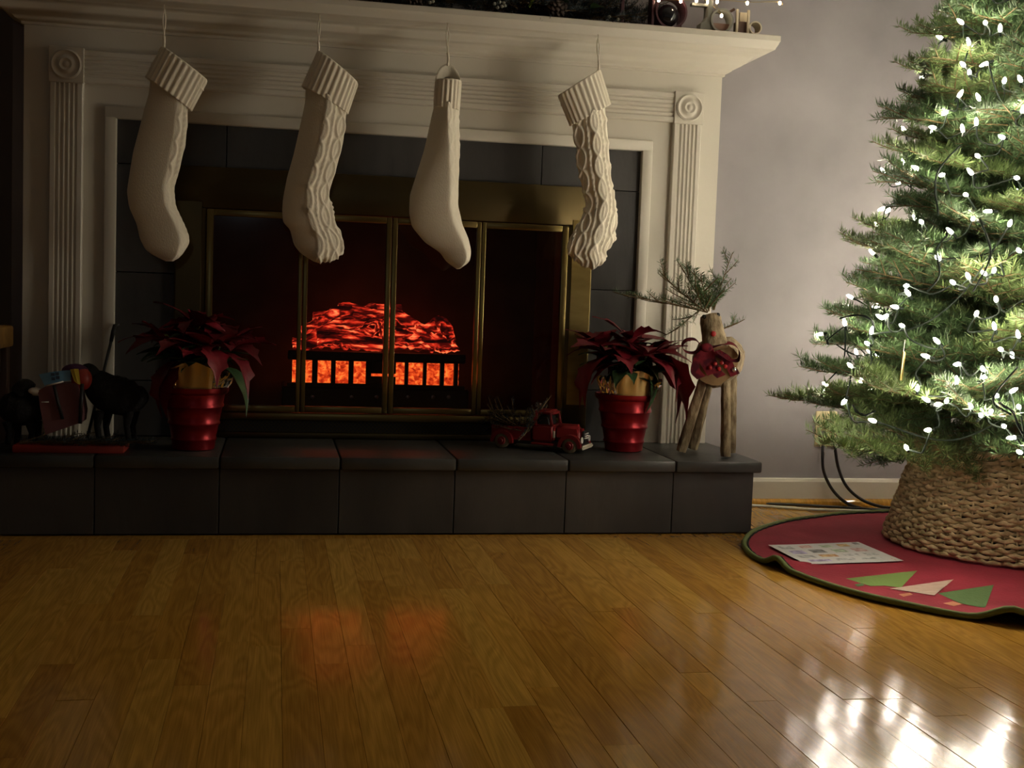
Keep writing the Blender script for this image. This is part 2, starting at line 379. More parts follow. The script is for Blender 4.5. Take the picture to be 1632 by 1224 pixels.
# ------------------------------------------------------------------ mantelpiece
XL, XR = -2.0116, -.0038; XC = (XL+XR)/2
mt = thing('mantelpiece', 'white painted fireplace mantelpiece with fluted pilasters and corner rosettes', 'mantelpiece', (XC, D, ZS))
def mp(name, mb, m=None, smooth=False):
    mb.xf(Matrix.Translation((-XC, -D, -ZS))); return obj(name, mb, m or M['paint'], mt, smooth)
OL, OR_, OT = -1.7925, -.2235, 1.118       # opening in the boards
mp('side_board', MB().box((XL, D, ZS), (OL, WY-.001, 1.334)))
mp('side_board', MB().box((OR_, D, ZS), (XR, WY-.001, 1.334)))
mp('frieze_board', MB().box((OL, D, OT), (OR_, WY-.001, 1.334)))
def flute_prof(w, n, proud, gr):
    P = [(-w/2, 0), (-w/2, proud-.003), (-w/2+.003, proud)]
    pitch = (w-.026)/n
    for k in range(n):
        c = -w/2+.013+pitch*(k+.5)
        for a in np.linspace(PI, 0, 7): P.append((c+gr*math.cos(a), proud-gr*.95*math.sin(a)))
    P += [(w/2-.003, proud), (w/2, proud-.003), (w/2, 0)]; return P
def flute_bar(w, n, proud, gr, L):          # along +Z, facing -Y
    P = flute_prof(w, n, proud, gr); k = len(P)
    v = [(a, -b, 0) for a, b in P]+[(a, -b, L) for a, b in P]
    return MB().add(v, [(i, i+1, k+i+1, k+i) for i in range(k-1)]+[tuple(range(k)), tuple(range(2*k-1, k-1, -1))])
RZ = 1.2271
for cx in (-1.8983, -.1127):
    b = flute_bar(.088, 5, .019, .0048, 1.18-ZS); b.xf(Matrix.Translation((cx, D, ZS))); mp('pilaster', b, smooth=30)
    mb = MB().box((cx-.046, D-.025, RZ-.048), (cx+.046, D, RZ+.048), bev=.002)
    r = mp('rosette_block', mb)
    prof = [(.041, .0), (.041, .004), (.037, .007), (.034, .004), (.031, .002), (.028, .0015), (.024, .003), (.020, .0075), (.016, .009), (.012, .006), (.009, .0055), (.005, .0085), (.001, .0095)]
    rm = MB().lathe(prof, (cx-XC, -.025, RZ-ZS), 40, axis='Y')
    obj('rosette', rm, M['paint'], r, 40)
L_ = (-.1127-.046)-(-1.8983+.046)
b = flute_bar(.088, 5, .019, .0048, L_); b.xf(Matrix.Translation((-1.8983+.046, D, RZ)) @ Matrix.Rotation(PI/2, 4, 'Y')); mp('fluted_frieze', b, smooth=30)
# inner bead moulding round the slate
IW = .026
for (a, c) in (((OL-.006, ZS), (OL+IW, OT+.0)), ((OR_-IW, ZS), (OR_+.006, OT+.0))):
    mp('inner_moulding', MB().box((a[0], D-.014, a[1]), (c[0], D+.03, c[1]), bev=.004), smooth=40)
mp('inner_moulding', MB().box((OL-.006, D-.0145, OT-IW), (OR_+.006, D+.03, OT+.006), bev=.004), smooth=40)
# crown and shelf, mitred round three sides
prof = [(0, 1.331), (.006, 1.331), (.007, 1.338), (.013, 1.340), (.021, 1.345), (.024, 1.349), (.030, 1.352), (.043, 1.358), (.055, 1.3665), (.064, 1.376), (.072, 1.384), (.080, 1.387), (.097, 1.3885), (.1005, 1.391), (.108, 1.3935), (.1175, 1.3985), (.119, 1.403), (.124, 1.412), (.127, 1.4195), (.1285, 1.4215), (.1285, 1.4365), (.126, 1.4385)]
V = []
for e, z in prof: V.append([(XL-e, WY-.001, z), (XL-e, D-e, z), (XR+e, D-e, z), (XR+e, WY-.001, z)])
mb = MB().grid(V); n_ = len(prof)
mb.add([(XL-.126, WY-.001, 1.4385), (XL-.126, D-.126, 1.4385), (XR+.126, D-.126, 1.4385), (XR+.126, WY-.001, 1.4385)], [(0, 1, 2, 3)])
mb.add([(XL, WY-.001, 1.331), (XL, D, 1.331), (XR, D, 1.331), (XR, WY-.001, 1.331)], [(3, 2, 1, 0)])
mb.add([v[0] for v in V], [tuple(range(n_))]); mb.add([v[3] for v in V], [tuple(range(n_))])
mp('crown_shelf', mb, smooth=35)
MT = 1.4385

# ------------------------------------------------------------------ fireplace
BX0, BX1, BZT = -1.607, -.392, .975
fp = thing('fireplace', 'glass-doored brass fireplace set in dark slate tiles', 'fireplace', (XC, D, ZS))
def fpp(name, mb, m, parent=None, smooth=False):
    mb.xf(Matrix.Translation((-XC, -D, -ZS))); return obj(name, mb, m, parent or fp, smooth)
def tiles(x0, x1, z0, z1, horiz):
    fpp('slate_tile', MB().box((x0+.0012, D+.006-rng.uniform(0, .0015), z0+.0012), (x1-.0012, D+.03, z1-.0012), bev=.001), M['slate'])
tx = [OL+.02, -1.607-.0, -1.27, -.965, -.66, -.392, OR_-.02]
cols = [OL+.02, -1.47, -1.165, -.86, -.555, OR_-.02]
for a, b in zip(cols, cols[1:]): tiles(a, b, BZT-.004, OT-.02, True)
for a, b in ((OL+.02, BX0+.004), (BX1-.004, OR_-.02)):
    for z0, z1 in ((ZS, .365), (.365, .67), (.67, BZT-.004)): tiles(a, b, z0, z1, False)
DX0, DX1, DZ0, DZ1 = -1.521, -.469, .284, .858
fr = MB()
fr.box((BX0, D-.012, DZ1), (BX1, D+.02, BZT), bev=.004).box((BX0, D-.012, ZS+.001), (DX0, D+.02, DZ1-.0), bev=.004).box((DX1, D-.012, ZS+.001), (BX1, D+.02, DZ1-.0), bev=.004)
fpp('brass_surround', fr, M['brass_shaded'], smooth=30)
# side strips: right in plain bright brass, left in brass darkened as shade
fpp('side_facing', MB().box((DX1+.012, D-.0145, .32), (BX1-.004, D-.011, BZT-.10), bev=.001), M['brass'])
fpp('side_facing', MB().box((BX0+.004, D-.0145, .32), (DX0-.012, D-.011, BZT-.10), bev=.001), M['brass_shaded'])
fpp('bottom_bar', MB().box((DX0, D-.020, DZ0-.024), (DX1, D+.01, DZ0-.002), bev=.004), M['brass_door'], smooth=40)
fpp('bottom_rail', MB().box((DX0, D-.014, ZS+.001), (DX1, D+.01, ZS+.018), bev=.003), M['brass_shaded'], smooth=40)
# perforated air grille
gr = MB(); gz0, gz1 = ZS+.018, DZ0-.024
gr.box((DX0, D+.004, gz0), (DX1, D+.006, gz1), mi=1)
nx = 90; px_ = (DX1-DX0)/nx
for k in range(nx):
    for sgn in (1, -1):
        a = DX0+px_*(k+.5); h = gz1-gz0
        for q in range(3):
            z0 = gz0+h*q/3; z1 = gz0+h*(q+1)/3; xx = px_*.5*sgn*(1 if q % 2 == 0 else -1)
            w = .0013
            gr.add([(a-xx-w, D-.002, z0), (a-xx+w, D-.002, z0), (a+xx+w, D-.002, z1), (a+xx-w, D-.002, z1)], [(0, 1, 2, 3)])
g = fpp('air_grille', gr, [M['brass_shaded'], M['black']]); g['kind'] = 'stuff'
# four bifold glass doors
def pxX(px, py): return onY(px, py, D-.01).x
j1 = pxX(481, 500); jc = pxX(621, 500); j2 = pxX(763, 500)
for a, b, st0, st1 in ((DX0, j1, .019, .012), (j1, jc, .013, .015), (jc, j2, .015, .013), (j2, DX1, .012, .019)):
    d = MB(); y0, y1 = D-.020, D-.004; z0, z1 = DZ0, DZ1-.002; a += .0012; b -= .0012
    d.box((a, y0, z0), (a+st0, y1, z1), bev=.002).box((b-st1, y0, z0), (b, y1, z1), bev=.002)
    d.box((a+st0, y0, z1-.018), (b-st1, y1, z1), bev=.002).box((a+st0, y0, z0), (b-st1, y1, z0+.018), bev=.002)
    do = fpp('glass_door', d, M['brass_door'], smooth=40)
    fpp('door_pane', MB().box((a+st0-.002, D-.0135, z0+.016), (b-st1+.002, D-.0105, z1-.016)), M['glass'], do)
fb = MB(); X0, X1, Y0, Y1, Z0, Z1 = -1.53, -.46, D+.012, .86, ZS-.03, .92
for a, b in (((X0-.03, Y0, Z0), (X0, Y1, Z1)), ((X1, Y0, Z0), (X1+.03, Y1, Z1)), ((X0-.03, Y1, Z0), (X1+.03, Y1+.03, Z1)), ((X0, Y0+.01, Z0), (X1, Y1, ZS-.001)), ((X0-.03, Y0+.012, Z1), (X1+.03, Y1+.03, Z1+.03))):
    fb.box(a, b)
fpp('firebox_lining', fb, M['soot'])

# ------------------------------------------------------------------ electric log set behind the glass
FY = .60
ei = thing('electric_log_set', 'glowing electric log set with black grate behind fireplace glass', 'fire insert', (-1.0, FY, ZS))
def ep(name, mb, m, parent=None, smooth=False):
    mb.xf(Matrix.Translation((1.0, -FY, -ZS))); return obj(name, mb, m, parent or ei, smooth)
def fx(px): return onY(px, 590, FY).x
zw0, zw1 = .3545, .4235
ep('control_base', MB().box((-1.30, FY-.01, ZS+.001), (-.72, FY+.20, zw0-.012), bev=.006), M['black'])
for k in range(6): 
    c = onY((498, 560, 600, 650, 690, 715)[k], 633, FY-.012)
    ep('control_knob', MB().lathe([(.007, 0), (.006, .006), (.001, .007)], (c.x, FY-.010, c.z), 12, axis='Y'), M['chrome'], smooth=40)
ep('lower_rail', MB().box((-1.285, FY-.02, zw0-.012), (-.735, FY-.002, zw0), bev=.003), M['black'])
ep('upper_rail', MB().box((-1.285, FY-.024, zw1), (-.735, FY+.0, zw1+.030), bev=.006), M['black'])
wins = [(480, 497), (506, 527), (534.5, 555), (563, 582.5), (630, 644), (650, 673), (679, 700), (707, 722)]
ed = [fx(475)]
for a, b in wins: ed += [fx(a), fx(b)]
ed += [fx(729)]
for i in range(0, len(ed), 2):
    a, b = ed[i], ed[i+1]
    if i//2 == 4:
        ep('badge_plate', MB().box((a, FY-.022, zw0), (b, FY-.004, zw0+.024), bev=.002).box((a, FY-.022, zw0+.033), (b, FY-.004, zw1), bev=.002).box((a, FY-.022, zw0+.02), (fx(591), FY-.004, zw1), bev=.002), M['black'])
    else: ep('grate_bar', MB().box((a, FY-.022, zw0-.002), (b, FY-.004, zw1+.002), bev=.003), M['black'])
nx, nz = 60, 12
V = [[(-1.27+.52*i/nx, FY+.02+.012*math.sin(i*1.3)*math.cos(j*1.9)+.006*rng.random(), zw0-.004+(zw1-zw0+.01)*j/nz) for i in range(nx+1)] for j in range(nz+1)]
ep('ember_bed', MB().grid(V), M['ember'], smooth=True)
V = [[(-1.27+.52*i/nx, FY+.01+.20*j/nz, zw1+.030+.025*math.sin(PI*j/nz)+.012*rng.random()) for i in range(nx+1)] for j in range(nz+1)]
ep('ash_bed', MB().grid(V), M['log'], smooth=True)
def log(p0, p1, r0, r1, seed):
    g = np.random.default_rng(seed); p0 = np.array(p0); p1 = np.array(p1); n = 22; seg = 18
    d = p1-p0; Lg = np.linalg.norm(d); d /= Lg; u = np.cross(d, (0, 0, 1)); u /= np.linalg.norm(u); w = np.cross(u, d)
    ph = g.uniform(0, 6, 4); a = np.linspace(0, 2*PI, seg, endpoint=False); V = []
    for i in range(n):
        t = i/(n-1); r = r0+(r1-r0)*t
        rr = r*(1+.13*np.sin(3*a+ph[0])+.10*np.sin(5*a+ph[1]+3*t)+.09*np.sin(9*t+ph[2]+2*a)+.05*g.standard_normal(seg))
        c = p0+d*Lg*t+w*.015*math.sin(PI*t*1.3+ph[3])
        V.append(c+rr[:, None]*(np.cos(a)[:, None]*u+np.sin(a)[:, None]*w))
    V = np.array(V); mb = MB().grid(V, closed=True)
    for k in (0, n-1):
        c = V[k].mean(0); m = len(V[k]); mb.add(np.vstack([V[k], c]), [(j, (j+1) % m, m) for j in range(m)], 0)
    c = (p0+p1)/2; me_off = c
    mb.xf(Matrix.Translation(-Vector(me_off)))
    q = obj('log', mb, M['log'], ei, True); q.location = Vector(me_off)-Vector((1.0*-1, FY, ZS)); return q
def lp(px, py, y): return tuple(onY(px, py, y))
log(lp(478, 548, FY+.01), lp(612, 508, FY+.09), .024, .020, 1)
log(lp(505, 543, FY-.005), lp(608, 540, FY+.005), .021, .023, 2)
log(lp(480, 530, FY+.10), lp(600, 497, FY+.15), .022, .018, 3)
log(lp(585, 535, FY+.0), lp(625, 505, FY+.16), .026, .017, 4)
log(lp(612, 542, FY-.01), lp(690, 520, FY+.07), .020, .024, 5)
log(lp(628, 506, FY+.14), lp(708, 530, FY+.10), .018, .026, 6)
log(lp(660, 538, FY+.04), lp(716, 545, FY+.06), .022, .022, 7)
log(lp(483, 520, FY+.06), lp(560, 499, FY+.12), .020, .018, 9)
log(lp(540, 500, FY+.12), lp(612, 496, FY+.13), .020, .020, 10)
log(lp(690, 512, FY+.10), lp(722, 540, FY+.05), .018, .022, 11)
log(lp(500, 516, FY+.10), lp(600, 512, FY+.12), .022, .020, 12)
log(lp(520, 500, FY+.17), lp(640, 500, FY+.18), .018, .018, 8)

# ------------------------------------------------------------------ stockings
def resamp(P, n):
    P = np.asarray(P, float); s = np.concatenate([[0], np.cumsum(np.linalg.norm(np.diff(P, axis=0), axis=1))])
    t = np.linspace(0, s[-1], n)
    Q = np.stack([np.interp(t, s, P[:, k]) for k in range(P.shape[1])], 1)
    K = np.array([1, 2, 3, 2, 1.])/9
    for _ in range(3):
        R = Q.copy()
        for k in range(Q.shape[1]): R[2:-2, k] = np.convolve(Q[:, k], K, 'valid')
        Q = R
    return Q
SY = .222
def cable(u, v):
    """height of the cable pattern, u across and v along, in centimetres"""
    h = np.zeros_like(u); per = 5.4
    k = np.round(u/per); du = u-k*per
    a = 1.35*np.abs(np.sin(PI*(v+k*2.4)/6.4))**.75
    h += np.maximum(np.exp(-((du-a)/.42)**2), np.exp(-((du+a)/.42)**2))
    k2 = np.floor(u/per); dr = u-(k2+.5)*per
    rope = np.exp(-(dr/.50)**4)*(.35+.65*np.abs(np.sin(PI*(v/1.7+dr*.7))))
    h = np.maximum(h, rope)
    inner = np.clip(1-np.abs(du)/np.maximum(a-.3, .05), 0, 1)*(a > .5)
    h = np.maximum(h, .45*np.sqrt(inner)*(.75+.25*np.cos(2*PI*du/.62)))
    return h
def stocking(label, top, Lb, Rb, TL, BL, TR, BR, ridge, depth, cab0, amp, backlift=0., cabmask=None, ribs=26):
    t = thing('christmas_stocking', label, 'stocking', tuple(onY(*top, SY)), 0, 'knitted stockings hung from the mantel')
    org = np.array(onY(*top, SY))
    n, m = 150, 112
    Lw = resamp([tuple(onY(x, y, SY)) for x, y in Lb], n); Rw = resamp([tuple(onY(x, y, SY)) for x, y in Rb], n)
    C = (Lw+Rw)/2; Hh = (Rw-Lw)/2; half = np.linalg.norm(Hh, axis=1)
    tt = np.linspace(0, 1, n); endf = np.sqrt(np.clip(1-np.clip((tt-.90)/.10, 0, 1)**2, .0, 1))
    th = np.linspace(0, 2*PI, m, endpoint=False)
    sgn = np.where(np.sin(th) <= 0, -1, 1)           # front half faces -Y
    s = np.cos(th)
    V = np.zeros((n, m, 3)); 
    vlen = np.concatenate([[0], np.cumsum(np.linalg.norm(np.diff(C, axis=0), axis=1))])*100
    U = np.zeros((n, m)); 
    for i in range(n):
        rd = ridge(tt[i]); dp = depth(tt[i])*endf[i]
        fr_ = np.where(s < rd, np.clip((s+1)/(rd+1), 0, 1), np.clip((1-s)/(1-rd), 0, 1))
        fr_ = fr_**.55*(.82+.18*np.sqrt(np.clip(1-s*s, 0, 1))); fr_ = np.minimum(fr_, 1.0)
        bk = np.sqrt(np.clip(1-s*s, 0, 1))
        off = np.where(sgn < 0, -fr_*dp, bk*np.minimum(dp, .026))
        V[i] = C[i]+Hh[i]*s[:, None]; V[i, :, 1] += off
        V[i, :, 0] += 0
        U[i] = (s-rd)*half[i]*100
    # smooth round the ring a little
    for _ in range(2): V = .5*V+.25*(np.roll(V, 1, 1)+np.roll(V, -1, 1))
    du = np.roll(V, -1, 1)-np.roll(V, 1, 1); dv = np.gradient(V, axis=0)
    N = np.cross(du, dv); N /= np.linalg.norm(N, axis=2)[:, :, None]+1e-9
    if (N[n//2, 3*m//4, 1]) > 0: N = -N
    vv = np.repeat(vlen[:, None], m, 1)
    mk = np.where(sgn < 0, 1., 0.)[None, :]*np.ones((n, 1))
    arc = U*(1.25)
    mk = mk*np.clip((arc-cab0)/.5, 0, 1)
    if cabmask is not None: mk = mk*cabmask(tt)[:, None]
    hgt = cable(arc, vv)*mk*amp
    fine = .00012*np.sin(2*PI*vv/.55)*np.sin(2*PI*U/.5)
    V += N*(hgt+fine)[:, :, None]
    mb = MB().grid(V-org, closed=True)
    c = V[-1].mean(0)-org; mb.add(np.vstack([V[-1]-org, c]), [(j, (j+1) % m, m) for j in range(m)])
    obj('knit_body', mb, M['knit'], t, True)
    # ribbed turned-over cuff
    nc = 34; TLw, BLw, TRw, BRw = [np.array(onY(*p, SY)) for p in (TL, BL, TR, BR)]
    rows = []
    for i in range(nc):
        f = i/(nc-1); l = TLw+(BLw-TLw)*f; r = TRw+(BRw-TRw)*f
        rows.append((l, r, 1.0+.10*f, 0.))
    mm = 200; th = np.linspace(0, 2*PI, mm, endpoint=False)
    def ring(l, r, k, rib, backl=0., shrink=1.):
        c = (l+r)/2; h = (r-l)/2; hl = np.linalg.norm(h)
        dpt = min(max(.030, hl*.62), .034)*k
        P = c+h*np.cos(th)[:, None]*shrink; P[:, 1] += np.sin(th)*dpt*shrink
        rb = rib*np.cos(ribs*th)
        nn = np.stack([np.cos(th)*h[0]/hl, np.sin(th), np.cos(th)*h[2]/hl], 1)
        P = P+nn*rb[:, None]
        P[:, 2] += backl*np.clip(np.sin(th), 0, 1)**1.3
        return P
    Vc = []
    for i in range(6, 0, -1): Vc.append(ring(rows[0][0]-np.array((0, 0, .006*i)), rows[0][1]-np.array((0, 0, .006*i)), 1, 0, backlift, .84))
    Vc.append(ring(*rows[0][:2], 1., 0, backlift, .90))
    for i, (l, r, k, _) in enumerate(rows):
        Vc.append(ring(l, r, k, .0017*min(1, i/3.), backlift*max(0, 1-i/12), 1. if i else .97))
    Vc.append(ring(*rows[-1][:2], rows[-1][2], 0, 0, .86))
    obj('ribbed_cuff', MB().grid(np.array(Vc)-org, closed=True), M['knit'], t, True)
    # hanging loop from the mantel edge to the cuff's upper corner, and its hook
    tie = np.array(onY(top[0]+ (0 if backlift == 0 else 1), top[2] if len(top) > 2 else top[1], SY))
    return t, org
def loop(t, org, hx, hy, tx_, ty_):
    a = np.array(onY(hx, hy, D-.131)); b = np.array(onY(tx_, ty_, SY)); k = .45
    mid = a+(b-a)*.72
    mb = MB()
    for s in (-1, 1): mb.tube(curve([a, a+(mid-a)*.4+np.array((s*.0035, 0, 0)), mid, b+np.array((0, 0, -.004))], 8)-org, .0017, 6)
    mb.tube(curve([mid, (mid+b)/2+np.array((.001, 0, 0)), b+np.array((0, 0, -.006))], 6)-org, .0034, 8)
    obj('hanging_loop', mb, M['knit'], t, True)
    hk = MB().tube(curve([(a[0]-XC, a[1]+.006-D, a[2]-ZS+.010), (a[0]-XC, a[1]-.002-D, a[2]-ZS+.009), (a[0]-XC, a[1]-.005-D, a[2]-ZS+.001), (a[0]-XC, a[1]-D, a[2]-ZS-.003), (a[0]-XC, a[1]+.003-D, a[2]-ZS)], 6), .0011, 6)
    obj('cup_hook', hk, M['cream'], mt, True)

t, o_ = stocking('white knitted stocking with its plain side out, furthest left on the mantel', (262, 72),
    [(240, 122), (237, 150), (229, 177), (222.5, 203), (212, 242), (205.5, 282), (202, 305), (205.5, 330), (218, 358), (222.5, 380), (232, 399), (248, 409), (264, 416.5)],
    [(303, 160), (299, 175), (299, 193), (296, 227), (286, 271), (277, 300), (280, 329), (296, 363), (301.5, 378), (300.7, 390), (290, 407), (276, 416.5)],
    (258, 73), (232, 123), (331, 128), (305, 177), lambda t_: .48+.22*t_, lambda t_: .031, 0.2, .0052, cabmask=lambda q: np.clip((.50-q)/.1, .25, 1))
loop(t, o_, 262, 14, 261, 75)
t, o_ = stocking('white cable-knit stocking twisted half sideways, above the left glass doors', (509, 80),
    [(487, 140), (486, 165), (475.7, 212), (468, 246), (457.6, 282), (451, 316), (449.5, 337), (451, 355), (462, 365), (468, 390), (479, 404), (500, 417)],
    [(552, 165), (552, 180), (550.5, 193), (547, 227), (536, 269), (523.5, 310), (529, 333), (536, 358), (548, 384), (548.5, 394.5), (545, 405), (532, 415), (512, 417.5)],
    (507, 80), (481, 138), (571, 133), (554, 182), lambda t_: .05-.05*t_, lambda t_: .036, -.9, .0060)
loop(t, o_, 509, 29, 507, 83)
t, o_ = stocking('white knitted stocking turned edge-on with open cuff, centre of the mantel', (714, 99),
    [(693, 165), (689, 180), (676.5, 237), (664, 277), (653, 311), (652, 339), (656, 361), (676.5, 386), (702, 403), (711, 417), (728, 429)],
    [(731, 165), (731, 180), (732.5, 234), (731, 283.5), (730, 327), (737, 358), (746.5, 380), (751, 401.5), (748.6, 417), (733, 428.5)],
    (694, 127), (691.5, 171), (735.5, 129), (731.5, 177), lambda t_: -.05+.62*min(1, t_*2.2), lambda t_: .036+.010*math.sin(PI*t_), -.4, .0026, backlift=.050, ribs=18, cabmask=lambda q: np.clip(1-q*1.2, .15, 1))
loop(t, o_, 713, 42, 714, 101)
t, o_ = stocking('white cable-knit stocking facing front with its toe to the left, furthest right on the mantel', (955, 110),
    [(911, 190), (912.6, 205), (919, 234), (922, 274), (931, 308), (934, 328), (923.5, 355), (906, 383), (903, 395), (908, 408), (926.5, 422), (939, 427)],
    [(963, 168), (964, 180), (968.5, 234), (973, 290), (981, 324), (981, 361), (980, 383), (966, 398), (964, 417), (948, 427)],
    (889, 152), (909, 201), (956, 110), (973, 167), lambda t_: .1, lambda t_: .036, -20., .0060)
loop(t, o_, 953, 61, 954, 112)

# ------------------------------------------------------------------ fir branch meshes (needles on twigs)
def spray(L, seed, side=.42, gap=.045, dens=620, nl=.023, nw=.0021, droop=.10, lift=.05, sub=True, twig_r=.004, start=.18, flat=.35, fork=55):
    """one fir branch along +X: (needle verts, twig mesh)"""
    g = np.random.default_rng(seed); segs = []; tw = MB()
    def path(p, d, l, bend, n=7):
        P = [np.array(p, float)]; d = np.array(d, float)/np.linalg.norm(d)
        for i in range(n):
            d = d+np.array((0, 0, bend/n))+g.normal(0, .035, 3); d /= np.linalg.norm(d); P.append(P[-1]+d*l/n)
        return np.array(P)
    main = path((0, 0, 0), (1, 0, -droop), L, lift+droop, 10); tw.tube(main, np.linspace(twig_r, .0012, len(main)), 5)
    segs.append((main, start))
    def at(P, t):
        x = t*(len(P)-1); i = min(int(x), len(P)-2); return P[i]+(P[i+1]-P[i])*(x-i), (P[i+1]-P[i])/np.linalg.norm(P[i+1]-P[i])
    def rotz(d, a): return np.array((d[0]*math.cos(a)-d[1]*math.sin(a), d[0]*math.sin(a)+d[1]*math.cos(a), d[2]))
    s = L*start*.9; sd = 1
    while s < L*.94:
        p, d = at(main, s/L); l = side*(L-s)*g.uniform(.75, 1.1)+.055; l = min(l, .24)
        q = path(p, rotz(d, sd*math.radians(fork+g.uniform(-12, 8)))+np.array((0, 0, g.uniform(-.05, .15))), l, .08, 5)
        tw.tube(q, np.linspace(.0022, .0009, len(q)), 4, caps=False); segs.append((q, .04))
        if sub and l > .09:
            u = .3*l; s2 = sd
            while u < l*.9:
                p2, d2 = at(q, u/l); l2 = .5*(l-u)+.025
                q2 = path(p2, rotz(d2, s2*math.radians(48+g.uniform(-10, 10)))+np.array((0, 0, g.uniform(-.1, .2))), l2, .08, 3)
                tw.tube(q2, .0009, 3, caps=False); segs.append((q2, .03)); s2 = -s2; u += gap*.75
        sd = -sd; s += gap*g.uniform(.4, .65)
    A = []; T = []; N_ = []
    for P, t0 in segs:
        l = np.linalg.norm(np.diff(P, axis=0), axis=1).sum(); k = max(6, int(dens*l*(1-t0)))
        t = t0+(1-t0)*(np.arange(k)+g.random(k))/k; x = np.clip(t*(len(P)-1), 0, len(P)-1.001); i = x.astype(int)
        dd = P[i+1]-P[i]; p = P[i]+dd*(x-i)[:, None]; dd /= np.linalg.norm(dd, axis=1)[:, None]
        A.append(p); T.append(dd)
    A = np.concatenate(A); T = np.concatenate(T); k = len(A)
    sdv = np.cross(T, (0, 0, 1.)); sdv /= np.linalg.norm(sdv, axis=1)[:, None]+1e-9; upv = np.cross(sdv, T)
    ang = np.where(g.random(k) < .5, 0, PI)+g.normal(0, .55, k)          # mostly to both sides
    ang = np.where(g.random(k) < flat, g.uniform(.1, PI-.1, k), ang)     # some stand up
    dirn = T*g.uniform(.35, .8, k)[:, None]+sdv*np.cos(ang)[:, None]+upv*(np.sin(ang)*.9+.12)[:, None]
    dirn /= np.linalg.norm(dirn, axis=1)[:, None]; ln = nl*g.uniform(.7, 1.1, k)
    wv = np.cross(dirn, upv); wv /= np.linalg.norm(wv, axis=1)[:, None]+1e-9
    rnd = g.normal(0, .5, k); wv = wv*np.cos(rnd)[:, None]+np.cross(dirn, wv)*np.sin(rnd)[:, None]
    mid = A+dirn*(ln*.45)[:, None]+upv*(ln*.05)[:, None]; tip = A+dirn*ln[:, None]+upv*(ln*.14)[:, None]
    V = np.stack([A, mid+wv*nw/2, tip, mid-wv*nw/2], 1).reshape(-1, 3)
    f = [(4*j, 4*j+1, 4*j+2, 4*j+3) for j in range(k)]
    return V, f, tw
def spray_mesh(name, needle, twig, **kw):
    V, f, tw = spray(**kw); mb = MB(); mb.add(V, f, 0)
    tv = np.concatenate(tw.v); mb.add(tv, tw.f, 1)
    me = bpy.data.meshes.new(name); me.from_pydata(np.concatenate(mb.v).tolist(), [], mb.f)
    me.materials.append(needle); me.materials.append(twig); me.polygons.foreach_set('material_index', mb.mi)
    return me

# ------------------------------------------------------------------ Christmas tree
TC = Vector((.657, -.215, 0))
tree = thing('christmas_tree', 'cut fir Christmas tree with white lights in a woven collar', 'tree', tuple(TC))
obj('trunk', MB().tube([(0, 0, .06), (.004, 0, .6), (0, .004, 1.3), (0, 0, 2.28)], [.045, .038, .024, .004], 14), M['trunk'], tree, True)
def RZt(z): return max(.03, .62*(2.40-z)/2.0)
BL = {}
for L in (.16, .26, .36, .46, .56, .66):
    BL[L] = [spray_mesh('fir_branch', M['needle'] if k else M['needle2'], M['twig'], L=L, seed=int(L*1000)+k, droop=.12, lift=.12, dens=1000 if L < .5 else 900, nl=.027, nw=.0027, flat=.42, fork=50, twig_r=.0034,
                        start=.06 if L < .4 else .22, side=.50, gap=.050) for k in range(3 if L > .2 else 2)]
def add_branch(z, az, length, pitch=0., roll=0., k=None):
    d = Vector((math.cos(az), math.sin(az)))
    # keep clear of the wall behind
    if d.y > .02: length = min(length, (WY-.05-TC.y)/d.y)
    L = min(BL, key=lambda q: abs(q-length)); me = BL[L][rng.integers(len(BL[L])) if k is None else k]
    o = link('branch', me, tree, (d.x*.012, d.y*.012, z), (roll, -pitch, az), length/L)
    return o
LEFT = math.atan2(.563, -.826)           # straight towards the left of the picture
nbr = 0
for (z, R, da, pit) in ((.405, .635, 0, -.02), (.43, .58, .30, -.05), (.57, .555, -.05, .05), (.565, .54, .25, -.1), (.64, .50, .1, .08), (.80, .48, 0, .16), (.86, .46, -.25, .08),
                        (1.0, .39, .1, .1), (1.09, .40, -.1, .22), (1.17, .39, .2, .1), (1.22, .345, 0, .22), (1.31, .345, 0, .2), (1.40, .33, .2, .1)):
    add_branch(z-R*math.sin(pit)*.8, LEFT+da, R, pit); nbr += 1
z = .34; lay = 0
while z < 2.25:
    R = RZt(z); n = max(5, int(round(6+11*R))); a0 = lay*2.4+rng.uniform(0, .5)
    for i in range(n):
        az = a0+2*PI*i/n+rng.uniform(-.16, .16)
        dl = abs((az-LEFT+PI) % (2*PI)-PI)
        R_ = R*rng.uniform(.84, 1.02)*(0.86 if dl < .7 else 1)
        add_branch(z+rng.uniform(-.03, .03), az, R_, (-.06 if z < .5 else .10)+rng.uniform(-.10, .12)+.25*max(0, z-1.2), rng.uniform(-.35, .35)); nbr += 1
    # short inner twigs fill the middle
    for i in range(3 if z < 1.6 else 1):
        add_branch(z+.05+rng.uniform(-.03, .03), rng.uniform(0, 2*PI), R*rng.uniform(.45, .62), rng.uniform(0, .35), rng.uniform(-.6, .6)); nbr += 1
    z += .092; lay += 1

